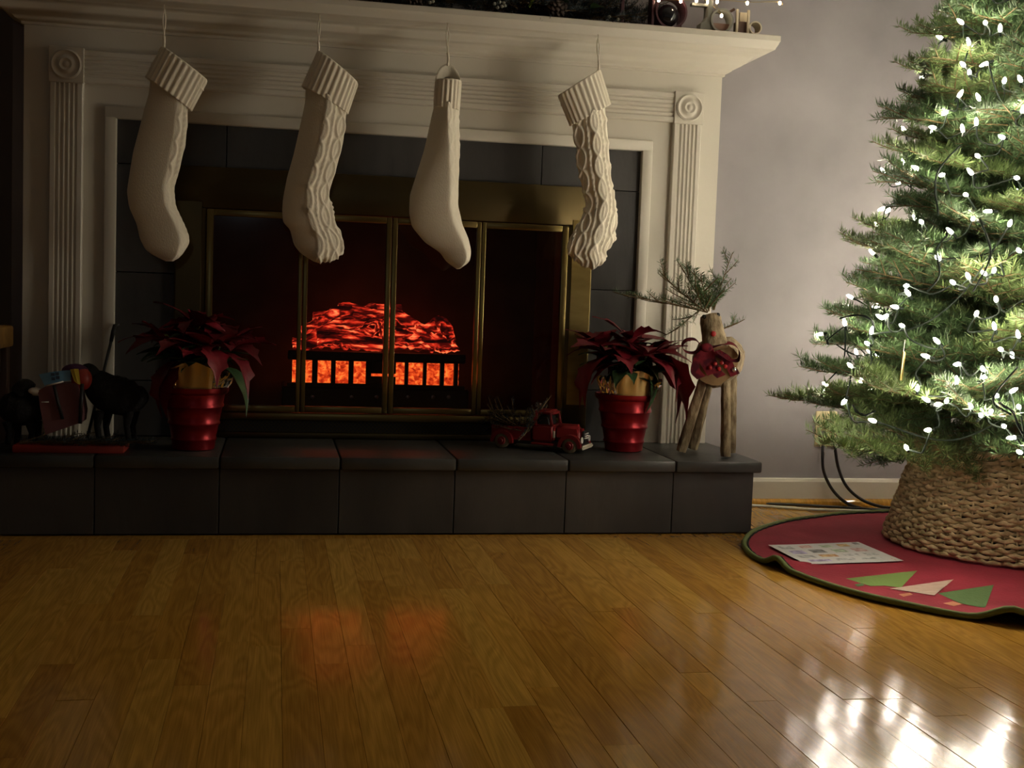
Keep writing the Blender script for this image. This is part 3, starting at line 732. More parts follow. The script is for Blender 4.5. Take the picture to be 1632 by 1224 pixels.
# ------------------------------------------------------------------ lights on the tree
tl = thing('string_lights', 'white mini string lights on black-green wire wound through the fir tree', 'string lights', (TC.x, TC.y, .34))
LO = np.array((TC.x, TC.y, .34))
bm_ = MB(); bm_.lathe([(.0008, .0262), (.0026, .0235), (.0046, .018), (.0058, .012), (.0056, .006), (.0045, .002), (.0040, 0)], seg=8, cap0=False)
bm_.lathe([(.0042, .002), (.0046, -.002), (.0044, -.014), (.0025, -.017)], seg=8, mi=1)
bulb_me = bm_.mesh('bulb', [M['bulb'], M['wire']], True)
seen = [(1535, 38), (1594, 50), (1571, 38), (1545, 72), (1628, 130), (1537, 105), (1545, 118), (1575, 100), (1600, 132), (1527, 155), (1562, 161), (1510, 177), (1491, 204), (1535, 210), (1556, 199), (1629, 180),
 (1464, 270), (1504, 278), (1550, 278), (1618, 283), (1541, 311), (1470, 355), (1581, 337), (1518, 372), (1498, 414), (1622, 397), (1583, 434), (1571, 437), (1447, 455), (1450, 471), (1521, 452), (1545, 444), (1432, 490), (1415, 502),
 (1408, 508), (1347, 519), (1311, 532), (1388, 533), (1385, 549), (1358, 585), (1555, 503), (1586, 525), (1497, 547), (1481, 569), (1624, 538), (1612, 562), (1597, 558), (1565, 585), (1348, 637), (1396, 672), (1462, 622), (1482, 640), (1508, 641), (1549, 650),
 (1578, 657), (1563, 660), (1599, 678), (1619, 697), (1483, 685), (1446, 716), (1628, 722), (1490, 645), (1525, 612), (1565, 605), (1610, 625), (1625, 650), (1590, 632), (1440, 520), (1530, 580), (1588, 480), (1560, 250), (1600, 220), (1608, 360), (1550, 350)]
def cone_hit(px, py):
    d = ray(px, py).normalized(); best = None
    for k in np.linspace(2.2, 4.2, 400):
        p = CAM+d*k; r = math.hypot(p.x-TC.x, p.y-TC.y)
        if p.z > .3 and r < RZt(p.z)*.90+.01: best = p; break
    if best is None:           # beyond the silhouette: nearest approach to the axis
        k = min(np.linspace(2.2, 4.2, 400), key=lambda q: math.hypot((CAM+d*q).x-TC.x, (CAM+d*q).y-TC.y)); best = CAM+d*k
    return best
bp_ = [np.array(cone_hit(*q)) for q in seen]
zz = .36; a = 0.
while zz < 2.2:          # the rest of the string, on the sides and above, which the camera sees only in reflection
    R = RZt(zz)*rng.uniform(.74, .97); p = np.array((TC.x+R*math.cos(a), TC.y+R*math.sin(a), zz+rng.uniform(-.03, .03)))
    q = Vector(p)-CAM; px = 816+F*q.dot(crt)/q.dot(cfw); py = 612-F*q.dot(cup)/q.dot(cfw)
    infr = px < 1640 and py > -5
    front = (p[0]-TC.x)*(-.56)+(p[1]-TC.y)*(-.83) > .1*R
    if infr and not front and px < 1400:      # towards the wall: tucked inside the branches
        k_ = rng.uniform(.88, .93); p = np.array((TC.x+(p[0]-TC.x)*k_, TC.y+(p[1]-TC.y)*k_, p[2]))
    if not (infr and front) and p[1] < WY-.06: bp_.append(p)
    st = .088/max(R, .05); a += st*rng.uniform(.8, 1.2); zz += .125*st/(2*PI)
bp_ = bp_[:296]
for p in bp_:
    d = Vector((p[0]-TC.x, p[1]-TC.y, rng.uniform(-.1, .9)*.6)); d.normalize(); d = (d+Vector(rng.normal(0, .5, 3))).normalized()
    q = d.to_track_quat('Z', 'Y').to_euler(); link('bulb', bulb_me, tl, tuple(p-LO), q, .82)
# wire: greedy chain between neighbours, sagging
left = list(range(len(bp_))); cur = min(left, key=lambda i: bp_[i][2]); left.remove(cur); mbw = MB()
while left:
    nx_ = min(left, key=lambda i: np.linalg.norm((bp_[i]-bp_[cur])*np.array((1, 1, 1.6)))); left.remove(nx_)
    a_, b_ = bp_[cur]-LO, bp_[nx_]-LO; dist = np.linalg.norm(b_-a_)
    if dist < .5:
        ax = np.array((0, 0, 0)); m1 = a_+(b_-a_)*.33; m2 = a_+(b_-a_)*.66
        for m_ in (m1, m2): m_[2] -= .12*dist+rng.uniform(0, .02); m_[:2] += rng.normal(0, .012, 2)
        c_ = curve([a_, m1, m2, b_], 5)
        mbw.tube(c_, .0017, 5); mbw.tube(c_+np.array((.003, .003, .001))*np.sin(np.linspace(0, 9, len(c_)))[:, None], .0017, 5)
    cur = nx_
for ctl in ([(1510, 375), (1493, 400), (1497, 440), (1478, 465)], [(1560, 350), (1578, 395), (1570, 430), (1550, 465)], [(1530, 235), (1510, 255), (1492, 285), (1495, 345)], [(1340, 508), (1365, 502), (1390, 510), (1395, 525)], [(1620, 585), (1590, 620), (1583, 640), (1610, 660)], [(1590, 640), (1612, 655), (1628, 690)], [(1395, 655), (1375, 660), (1360, 645)]):
    pts = [np.array(cone_hit(*q))-LO for q in ctl]
    pts = [p+np.array((-.015, -.025, 0)) for p in pts]; c_ = curve(pts, 8)
    mbw.tube(c_, .0022, 6); mbw.tube(c_+np.array((.004, .003, .002))*np.cos(np.linspace(0, 12, len(c_)))[:, None], .0020, 6)
obj('wire', mbw, M['wire'], tl, True)
# small slim ornament hanging from a lower branch
p = cone_hit(1437, 582)+Vector((-.02, -.04, 0)); q = cone_hit(1441, 541)+Vector((-.02, -.04, 0))
orn = thing('hanging_ornament', 'slim dark gold ornament hanging from a lower fir branch', 'ornament', tuple(p))
obj('pendant', MB().box((-.006, -.002, -.035), (.006, .002, .035), bev=.0015), M['brass'], orn, rot=(0, .12, .6))
obj('hanger', MB().tube([(0, 0, .034), tuple(q-p)], .0009, 5), M['cord_w'], orn)

# ------------------------------------------------------------------ woven collar
bk = thing('tree_collar', 'woven brown seagrass tree collar standing on the red skirt', 'tree collar', (TC.x, TC.y, .012))
wv_ = MB(); nr = 25; H = .262; r0, r1 = .322, .250; stakes = 66; seg = 330
for k in range(nr):
    z = .006+H*k/(nr-1)*.97; R = r0+(r1-r0)*k/(nr-1); a = np.linspace(0, 2*PI, seg, endpoint=False); n6 = 6
    off = .0050*np.cos(stakes/2*a+(k % 2)*PI)+.0012*np.sin(7*a+k)+rng.normal(0, .0006, seg)
    zz_ = z+.0014*np.sin(9*a+k*1.7)+.0015*np.sin(stakes*a+k); V = []
    tr = .0057*(1+.18*np.sin(stakes/2*a*2+k))
    for j in range(n6):
        b = 2*PI*j/n6; rr = R+off+tr*.75*math.cos(b)
        V.append(np.stack([rr*np.cos(a), rr*np.sin(a), zz_+tr*1.12*math.sin(b)], 1))
    V = np.stack(V, 1)       # seg x 6
    f = [(i*n6+j, ((i+1) % seg)*n6+j, ((i+1) % seg)*n6+(j+1) % n6, i*n6+(j+1) % n6) for i in range(seg) for j in range(n6)]
    wv_.add(V.reshape(-1, 3), f)
o = obj('weave', wv_, M['seagrass'], bk, True); o['kind'] = 'stuff'
st = MB()
for k in range(stakes):
    a = 2*PI*k/stakes; st.tube([((r0-.001)*math.cos(a), (r0-.001)*math.sin(a), .002), ((r1-.001)*math.cos(a), (r1-.001)*math.sin(a), H)], .0028, 5)
o = obj('stakes', st, M['seagrass'], bk, True); o['kind'] = 'stuff'
rm = MB()
for ph in (0, PI*2/3, PI*4/3):
    a = np.linspace(0, 2*PI, 420); w = 48*a+ph
    rm.tube(np.stack([(r1+.0045*np.cos(w))*np.cos(a), (r1+.0045*np.cos(w))*np.sin(a), H+.004+.0045*np.sin(w)], 1), .0042, 5, caps=False)
obj('braided_rim', rm, M['seagrass'], bk, True)
ts_ = thing('tree_stand', 'dark tree stand hidden inside the woven collar', 'tree stand', (TC.x, TC.y, .010))
obj('bowl', MB().lathe([(.13, .002), (.15, .02), (.14, .12), (.13, .12), (.12, .03), (.06, .02)], seg=24), M['black'], ts_, 40)
obj('post', MB().tube([(0, 0, .02), (0, 0, .05)], .03, 10), M['black'], ts_)

# ------------------------------------------------------------------ tree skirt
SCN = np.array((.585, -.285))
pts = [tuple(onZ(*q, .006))[:2] for q in ((1188, 865), (1200, 885), (1222, 897), (1250, 906), (1300, 926), (1400, 956), (1500, 976), (1570, 987), (1600, 990), (1632, 996), (1220, 842), (1300, 826), (1440, 816))]
pa = [(math.atan2(y-SCN[1], x-SCN[0]) % (2*PI), math.hypot(x-SCN[0], y-SCN[1])) for x, y in pts]
pa += [(math.radians(d) % (2*PI), r) for d, r in ((280, .68), (310, .68), (340, .67), (10, .66), (40, .65), (65, .63))]
pa.sort(); A_ = np.array([p[0] for p in pa]); R_ = np.array([p[1] for p in pa])
def skR(a):
    return np.interp(a % (2*PI), np.concatenate([[A_[-1]-2*PI], A_, [A_[0]+2*PI]]), np.concatenate([[R_[-1]], R_, [R_[0]]]))
folds = []
for q, h, w in (((1252, 902), .020, .045), ((1612, 985), .030, .062), ((1450, 960), .004, .20), ((1225, 850), .003, .2)):
    x, y, _ = onZ(*q, .006); folds.append((math.atan2(y-SCN[1], x-SCN[0]) % (2*PI), h, w))
def skz(a, f):
    z = .004+.0015*np.sin(5*a+3*f)*f
    for fa, h, w in folds:
        da = (a-fa+PI) % (2*PI)-PI
        z = z+h*np.exp(-(da/w)**2)*np.clip((f-.80)/.20, 0, 1)**1.5
    return z
sk = thing('tree_skirt', 'round dark red felt tree skirt with green piped edge on the oak floor', 'tree skirt', (SCN[0], SCN[1], 0))
na, nf = 288, 26; a = np.linspace(0, 2*PI, na, endpoint=False); rr = skR(a)
rr = (rr+np.roll(rr, 1)+np.roll(rr, -1)+np.roll(rr, 2)+np.roll(rr, -2))/5
fs = np.linspace(.10, 1, nf); V = np.stack([np.stack([rr*f*np.cos(a), rr*f*np.sin(a), skz(a, f)+.002], 1) for f in fs], 0)
Vb = V.copy(); Vb[:, :, 2] -= .003; Vb[:, :, 2] = np.maximum(Vb[:, :, 2], .0012)
mb = MB().grid(V, closed=True); mb.grid(Vb[::-1], closed=True, mi=1)
obj('felt_disc', mb, [M['felt'], M['lining']], sk, True)
rim = V[-1].copy(); rim[:, 2] += .001; rim = np.vstack([rim, rim[:1]]); rim[:, :2] *= 1.006
rim[:, 2] = np.maximum(rim[:, 2], .0062)
obj('piping', MB().tube(rim, .0072, 8, caps=False), M['piping'], sk, True)
rim2 = rim.copy(); rim2[:, :2] *= .985; rim2[:, 2] = rim2[:, 2]+.0012+.0010*np.sin(np.arange(len(rim2))*2.1)
obj('rickrack', MB().tube(rim2, .0024, 5, caps=False), M['lining'], sk, True)
def applique(name, px, m, dz):
    P = [onZ(x, y, .0085) for x, y in px]; n = len(P); base = []
    c = sum(P, Vector())/n
    # subdivide so that it follows the cloth
    mb = MB(); N = 8
    for i in range(n):
        p0, p1 = P[i], P[(i+1) % n]; g = []
        for u in np.linspace(0, 1, N+1):
            row = []
            for w in np.linspace(0, 1, N+1):
                q = c+(p0+(p1-p0)*w-c)*u; x, y = q.x-SCN[0], q.y-SCN[1]; aa = math.atan2(y, x); f = math.hypot(x, y)/float(skR(aa))
                row.append((x, y, float(skz(aa, min(f, 1)))+.0028+dz))
            g.append(row)
        mb.grid(g)
    return obj(name, mb, m, sk)
applique('felt_tree', [(1348, 922), (1462, 909), (1436, 936), (1410, 933), (1388, 934)], M['felt_lime'], .0003)
applique('felt_tree', [(1418, 938), (1520, 923), (1489, 948)], M['felt_pink'], .0007)
applique('felt_tree', [(1495, 944.5), (1584, 931), (1570, 968), (1530, 960)], M['felt_green'], .0003)
applique('felt_trunk', [(1503, 960.5), (1519, 957), (1534, 961), (1520, 965)], M['felt_tan'], .0001)
applique('felt_trunk', [(1432, 947), (1450, 944), (1455, 947), (1440, 951)], M['felt_tan'], .0001)
applique('felt_trunk', [(1362, 931.5), (1374, 929), (1378, 933), (1367, 935)], M['felt_green'], .0001)

# printed sheet
pc = [onZ(x, y, .010) for x, y in ((1224, 869), (1368, 863.5), (1440.5, 894), (1283, 899))]
pcn = sum(pc, Vector())/4
pg = thing('printed_sheet', 'white printed paper sheet lying on the red tree skirt', 'paper', (pcn.x, pcn.y, .0085))
def bil(u, v): return pc[0]*(1-u)*(1-v)+pc[1]*u*(1-v)+pc[2]*u*v+pc[3]*(1-u)*v
def ph_(u, v): return .0012+.006*max(0, .25-u-v*.1)+.004*max(0, u+v-1.75)
def sheet(u0, v0, u1, v1, dz, n):
    g = []
    for v in np.linspace(v0, v1, n+1): g.append([(bil(u, v).x-pcn.x, bil(u, v).y-pcn.y, ph_(u, v)+dz) for u in np.linspace(u0, u1, n+1)])
    return g
mb = MB().grid(sheet(0, 0, 1, 1, 0, 14)); mb.grid(sheet(0, 0, 1, 1, -.0003, 14)); obj('sheet', mb, M['paper'], pg, True)
cols = {'grey_print': (.33, .33, .33), 'pink_print': (.55, .28, .26), 'green_print': (.30, .36, .26), 'orange_print': (.55, .26, .10), 'dark_print': (.10, .10, .10), 'violet_print': (.28, .24, .40)}
for k, c in cols.items(): M[k] = mat(k, c, .6, col2=tuple(min(.8, q*1.9+.1) for q in c), nscale=60, contrast=(.4, .6))
for u, v, w, h, c in ((.06, .10, .14, .16, 'grey_print'), (.28, .08, .13, .14, 'pink_print'), (.50, .10, .12, .13, 'green_print'), (.70, .08, .12, .13, 'orange_print'), (.90, .03, .06, .10, 'dark_print'),
                      (.08, .33, .15, .18, 'violet_print'), (.30, .31, .15, .17, 'dark_print'), (.53, .33, .14, .16, 'green_print'), (.75, .31, .14, .17, 'pink_print'),
                      (.07, .58, .17, .13, 'grey_print'), (.30, .57, .18, .12, 'orange_print'), (.55, .57, .16, .12, 'grey_print'), (.77, .57, .14, .12, 'grey_print'),
                      (.10, .80, .22, .10, 'violet_print'), (.38, .78, .20, .10, 'grey_print'), (.64, .78, .22, .08, 'grey_print'), (.93, .86, .012, .12, 'pink_print')):
    obj('printed_picture', MB().grid(sheet(u, v, u+w, v+h, .0003, 3)), M[c], pg)

# ------------------------------------------------------------------ outlet and cords
oc = onY(1315, 690, WY); OX = .444; OZ = .247
ou = thing('wall_outlet', 'ivory duplex wall outlet above the baseboard behind the fir branch', 'outlet', (OX, WY, OZ))
obj('cover_plate', MB().box((-.037, -.006, -.058), (.037, -.0005, .058), bev=.003), M['ivory'], ou, 40)
for s in (-1, 1): obj('receptacle', MB().box((-.017, -.009, -.014+s*.02), (.017, -.0055, .014+s*.02), bev=.004), M['ivory'], ou, 40)
def cord(name, label, ctl, r, m, plug=None):
    c = curve(ctl, 12); o = np.array(c[-1]); t = thing(name, label, 'cord', tuple(o)); obj('cable', MB().tube(c-o, r, 8), m, t, True)
    if plug: obj('plug', MB().box((-.011, -.016, -.014), (.011, .010, .012), bev=.003), m, t, 40, loc=tuple(np.array(plug)-o))
def w_(px, py, y): return tuple(onY(px, py, y))
FYc = WY-.045
cord('power_cord', 'thick black power cord curving down from outlet, nearer the fireplace', [(OX-.018, WY-.030, OZ-.018), w_(1311, 722, WY-.04), w_(1313, 752, WY-.04), w_(1328, 782, WY-.045), w_(1352, 803, WY-.05), tuple(onZ(1385, 812, .006)), tuple(onZ(1436, 813.5, .006))], .0052, M['cord_b'], (OX-.018, WY-.019, OZ-.018))
cord('power_cord', 'thick black power cord curving down from outlet, nearer the fir tree', [(OX+.004, WY-.030, OZ+.022), w_(1330, 708, WY-.045), w_(1336, 745, WY-.04), w_(1350, 776, WY-.045), w_(1375, 797, WY-.05), tuple(onZ(1410, 808.5, .006)), tuple(onZ(1450, 810, .006))], .0052, M['cord_b'], (OX+.004, WY-.019, OZ+.022))
cord('extension_cord', 'thin white cord lying along floor beside the baseboard', [tuple(onZ(x, y, .005)) for x, y in ((1196, 805.5), (1240, 808), (1300, 812), (1360, 814), (1420, 816), (1460, 817))], .0045, M['cord_w'])
cord('extension_cord', 'thin black cord lying along floor against the baseboard trim', [tuple(onZ(x, y, .005)) for x, y in ((1200, 802), (1250, 803.5), (1300, 806), (1350, 809), (1400, 812), (1430, 812.5))], .0042, M['cord_b'])

# ------------------------------------------------------------------ poinsettias
def bract_mesh(name, L, Wd, droop, lobes, m, seed, fold=.16):
    g = np.random.default_rng(seed); n = 11; V = []
    for i in range(n):
        t = i/(n-1); w = Wd*.5*math.sin(PI*min(1, t*1.02)**.75)**.9*(1-.25*t)
        for lt in lobes: w += Wd*.17*max(0, 1-abs(t-lt)/.07)
        w = max(w, .0006); x = L*t*(1-.12*droop*t); z = L*(.18*math.sin(PI*t*.6)-droop*t*t*.75); row = []
        for s in (-1, -.5, 0, .5, 1): row.append((x+(.06*L*abs(s) if any(abs(t-q) < .06 for q in lobes) else 0), s*w, z+abs(s)*w*fold+.0018*math.sin(9*t+s*3+seed)))
        V.append(row)
    mb = MB().grid(V); U = [[(x, y, z-.0007) for x, y, z in r] for r in V]; mb.grid(U)
    me = mb.mesh(name, m, True); return me
BR = [bract_mesh('bract', .135, .064, d, lo, M['bract'], k) for k, (d, lo) in enumerate([(.15, (.42, .62)), (.35, (.5,)), (.6, (.38, .6)), (.05, (.55,)), (.9, (.4, .55, .7))])]
LF = [bract_mesh('leaf', .13, .062, d, (), M['leaf'], 20+k) for k, d in enumerate((.3, .6, .9))]
def poinsettia(label, x, y, seed, special):
    g = np.random.default_rng(seed)
    t = thing('poinsettia', label, 'potted plant', (x, y, ZS), 0, 'potted poinsettias on the hearth')
    h = .166; p = [(.050, .0), (.0545, .003), (.0565, .024), (.0595, .027), (.0595, .031), (.0575, .034), (.0640, .066), (.0675, .069), (.0675, .074), (.0655, .077), (.0725, .112), (.0765, .115), (.0765, .121), (.0745, .124), (.079, .148), (.0845, .150), (.088, .156), (.0885, h), (.0855, h), (.082, .15), (.070, .08), (.069, .125)]
    obj('pot', MB().lathe(p[:-2], seg=48, cap1=False), M['red_pot'], t, 50)
    obj('soil', MB().lathe([(.001, .140), (.05, .142), (.0735, .138), (.068, .115)], seg=24), M['soil'], t, True)
    # crinkled wrap rising from the pot
    for nm, m, a0, a1, hh, fl in (('foil_wrap', M['foil'], -2.25, -.85, .075, .014), ('clear_wrap', M['clearfoil'], -.95, .35, .05, .020), ('clear_wrap', M['clearfoil'], -2.9, -2.15, .055, .016)):
        V = []
        for j in range(8):
            f = j/7; row = []
            for k in range(25):
                a = a0+(a1-a0)*k/24; r = .079+fl*f+(.003 if m is M['foil'] else .006)*math.sin(k*(.8 if m is M['foil'] else 1.9)+seed)*f+(0 if m is M['foil'] else .004)*math.sin(k*4.1+j)*f
                row.append((r*math.cos(a), r*math.sin(a), .153+hh*f*(1+(.12*math.sin(k*.28+seed) if m is M['foil'] else .22*math.sin(k*.9+seed*1.3)))))
            V.append(row)
        obj(nm, MB().grid(V), m, t, m is M['foil'])
    sm = MB(); heads = []
    hp_ = [(0, -.01, .325), (.072, -.035, .29), (-.078, -.025, .285), (.02, .06, .30), (-.025, -.085, .27), (.085, .045, .275), (.035, -.08, .285), (-.06, .05, .30)]
    for k, q in enumerate(hp_):
        q = np.array(q)+g.normal(0, .008, 3); heads.append(q); sm = MB().tube(curve([(q[0]*.2, q[1]*.2, .138), (q[0]*.5, q[1]*.5, .20), tuple(q)], 5), .0036, 6); obj('stem', sm, M['stem'], t, True)
    for hi, q in enumerate(heads):
        nb_ = 8 if hi else 9
        for k in range(nb_):
            a = 2*PI*k/nb_+g.uniform(-.25, .25)+hi; me = BR[g.integers(5)]; out = math.atan2(q[1], q[0]+1e-6)
            s = g.uniform(.70, 1.08)
            link('bract', me, t, tuple(q+np.array((.006*math.cos(a), .006*math.sin(a), -.012*(k % 2)))), (g.uniform(-.4, .4), g.uniform(-.55, .30), a), s*.92)
        obj('flower_centre', MB().ell(tuple(q+np.array((0, 0, .006))), (.008, .008, .006), 8, 5), M['limeleaf'], t, True)
        for k in range(6):
            a = 2*PI*k/6+hi*.7+g.uniform(-.3, .3); link('leaf', LF[g.integers(2)], t, tuple(q*np.array((.7, .7, 1))+np.array((0, 0, -.030-.006*k))), (g.uniform(-.3, .3), g.uniform(-.35, .12), a), g.uniform(.65, .9))
    for (lx, ly, lz, ax_, ay, az, s, kind) in special:
        link('bract' if kind else 'leaf', (BR if kind else LF)[4 if kind else 2], t, (lx, ly, lz), (ax_, ay, az), s)
    return t
poinsettia('dark red poinsettia in a ribbed red pot, left of the glass doors', -1.5296, .125, 11,
    [(-.04, -.05, .235, .1, .75, 3.7, 1.1, 1), (-.04, -.05, .235, 0, .8, 4.1, 1.1, 1), (.06, -.05, .26, -.2, .3, -.6, 1.15, 1), (.07, -.03, .22, 0, .55, -.4, 1.1, 0)])
poinsettia('dark red poinsettia in a ribbed red pot, between toy truck and log reindeer', -.3261, .190, 23,
    [(.055, -.055, .275, -.75, .62, -.35, 1.55, 1), (.065, -.035, .275, -.2, .70, -.10, 1.45, 1), (.05, -.06, .285, -.5, .45, -.7, 1.2, 1), (-.07, -.05, .27, .3, .35, 3.7, 1.3, 1), (.04, -.05, .24, -.2, .95, -.9, .95, 0), (-.06, -.04, .25, .2, .3, 3.5, 1.2, 1)])

# ------------------------------------------------------------------ toy truck
fw_, rw_ = onZ(906, 723, ZS), onZ(798, 714, ZS); hd = math.atan2(fw_.y-rw_.y, fw_.x-rw_.x)
wb_ = (fw_-rw_).length; c0 = (fw_+rw_)/2
tk = thing('toy_truck', 'old-fashioned red toy pickup truck carrying small fir trees on the hearth', 'toy truck', (c0.x, c0.y, ZS), hd)
hw = wb_/2; TW = .098      # truck in local axes: +X forward, near side at y=0, far side at +TW
def tp(name, mb, m, parent=None, smooth=40, loc=(0, 0, 0), rot=(0, 0, 0)): return obj(name, mb, m, parent or tk, smooth, loc, rot)
def hexa(x0, x1, z0, z1, y0, y1, tx0=0, tx1=0, ty=0, bev=.004):
    bm = bmesh.new(); bmesh.ops.create_cube(bm, size=1)
    for v in bm.verts:
        s = v.co.copy(); top = s.z > 0
        x = (x0+(tx0 if top else 0)) if s.x < 0 else (x1-(tx1 if top else 0)); y = (y0+(ty if top else 0)) if s.y < 0 else (y1-(ty if top else 0))
        v.co = Vector((x, y, z1 if top else z0))
    bmesh.ops.bevel(bm, geom=bm.edges[:], offset=bev, segments=3, affect='EDGES'); bm.verts.index_update()
    mb = MB().add([v.co[:] for v in bm.verts], [[v.index for v in f.verts] for f in bm.faces]); bm.free(); return mb
WR = .0215
tp('chassis', hexa(-hw-.03, hw+.035, .016, .028, .014, TW-.014, bev=.002), M['black'])
cabm = hexa(-.012, .052, .026, .075, .006, TW-.006, bev=.006)
cab = tp('cab', cabm, M['truck'])
tp('cab_roof', hexa(-.010, .050, .104, .116, .010, TW-.010, .004, .008, .004, bev=.005), M['truck'], cab)
for x0, x1, t0, t1 in ((-.010, .000, .002, -.004), (.040, .051, .0, .008)):
    for y0, y1 in ((.008, .014), (TW-.014, TW-.008)): tp('window_post', hexa(x0, x1, .072, .108, y0, y1, t0, t1, 0, bev=.0015), M['truck'], cab)
tp('rear_window_panel', hexa(-.010, -.005, .072, .108, .010, TW-.010, .002, -.002, 0, bev=.001), M['truck'], cab)
tp('cab_interior', hexa(.000, .040, .070, .100, .018, TW-.018, .004, .008, 0, bev=.004), M['black'], cab)
tp('hood', hexa(.046, hw+.032, .030, .078, .020, TW-.020, 0, .010, .010, bev=.011), M['truck'])
def fender(cx):
    mb = MB(); n = 14
    for y0, y1 in ((-.002, .022), (TW-.022, TW+.002)):
        P = []; 
        for a in np.linspace(PI*1.02, -.02*PI, n): P.append((cx+.034*math.cos(a), .016+.036*math.sin(a)**.8 if math.sin(a) > 0 else .016))
        Q = []
        for a in np.linspace(-.02*PI, PI*1.02, n): Q.append((cx+.0245*math.cos(a), .016+.026*max(0, math.sin(a))))
        V = [[(x, y0, z) for x, z in P], [(x, y0-.0 , z+.0) for x, z in P], [(x, y1, z) for x, z in P]]
        k = n; v = [(x, y0+.003, z) for x, z in P]+[(x, y1, z) for x, z in P]+[(x, y0+.003, z) for x, z in Q[::-1]]+[(x, y1, z) for x, z in Q[::-1]]
        f = [(i, i+1, k+i+1, k+i) for i in range(k-1)]+[(2*k+i, 2*k+i+1, 3*k+i+1, 3*k+i) for i in range(k-1)]+[(i, i+1, 2*k+i+1, 2*k+i) for i in range(k-1)]+[(k+i, k+i+1, 3*k+i+1, 3*k+i) for i in range(k-1)]+[(0, k, 3*k, 2*k), (k-1, 2*k-1, 4*k-1, 3*k-1)]
        mb.add(v, f)
    return mb
tp('front_fender', fender(hw), M['truck']); tp('rear_fender', fender(-hw), M['truck'])
bed = MB(); bx0, bx1 = -hw-.036, -.016
bed.box((bx0, .012, .026), (bx1, TW-.012, .032), bev=.001).box((bx0, .012, .03), (bx1, .018, .064), bev=.002).box((bx0, TW-.018, .03), (bx1, TW-.012, .064), bev=.002).box((bx0, .012, .03), (bx0+.005, TW-.012, .060), bev=.002).box((bx1-.005, .012, .03), (bx1, TW-.012, .064), bev=.002)
tp('truck_bed', bed, M['truck'])
tp('running_board', hexa(-.012, .055, .018, .024, -.001, .012, bev=.002), M['truck'])
tp('door_mark', MB().box((.052, .004, .040), (.058, .0075, .060), bev=.001), M['cream'])
for cx in (hw, -hw):
    for y, s in ((.010, -1), (TW-.010, 1)):
        w = MB().lathe([(.008, -.007), (.018, -.0075), (WR, -.005), (WR, .005), (.018, .0075), (.008, .007)], seg=28, axis='Y')
        wo = tp('wheel', w, M['tire'], loc=(cx, y, WR))
        tp('hub', MB().lathe([(.0125, .0072), (.011, .0095), (.0065, .010), (.005, .013), (.001, .0135)] if s < 0 else [(.0125, -.0072), (.011, -.0095), (.005, -.013), (.001, -.0135)], seg=20, axis='Y'), M['truck'], wo)
fxn = hw+.032
tp('grille', hexa(fxn-.006, fxn+.003, .030, .062, .030, TW-.030, 0, .002, .004, bev=.002), M['black'])
for k in range(3): tp('grille_bar', MB().box((fxn+.0015, .033, .040+.0065*k), (fxn+.0055, TW-.033, .0432+.0065*k), bev=.001), M['offwhite'])
for y in (.015, TW-.015):
    a = np.linspace(0, 2*PI, 25); tp('headlight', MB().tube(np.stack([np.full(25, hw+.0335), y+.0075*np.cos(a), .038+.0075*np.sin(a)], 1), .0018, 6, caps=False).lathe([(.006, .0005), (.004, .002), (.001, .0025)], (hw+.031, y, .038), 14, axis='X'), M['offwhite'])
tp('front_bumper', hexa(hw+.034, hw+.043, .012, .024, .002, TW-.002, bev=.0035), M['cream'])
for k, (px, ln) in enumerate(((-.035, .075), (-.058, .06), (-.08, .055), (-.045, .06))):
    me = spray_mesh('toy_fir', M['needle_dark'], M['twig'], L=ln+.03, seed=300+k, dens=900, nl=.010, nw=.0014, side=.45, gap=.02, start=.05, twig_r=.002)
    t2 = link('toy_fir', me, tk, (px, .03+.012*k, .034), (0, -1.15+.15*k, .4*k)); 
    if k < 2: obj('silver_tip', MB().ell((ln+.028, 0, .004), (.005, .004, .004), 8, 6), M['clearfoil'], t2, True)
fp_ = spray_mesh('toy_fir', M['needle_dark'], M['twig'], L=.09, seed=310, dens=900, nl=.011, nw=.0014, side=.45, gap=.02, start=.05, twig_r=.002)
for k in range(4): link('toy_fir', fp_, tk, (-.025-.018*k, .025+.014*k, .05+.004*k), (.3*k, -.05-.1*k, PI+.25*(k-1.5)))

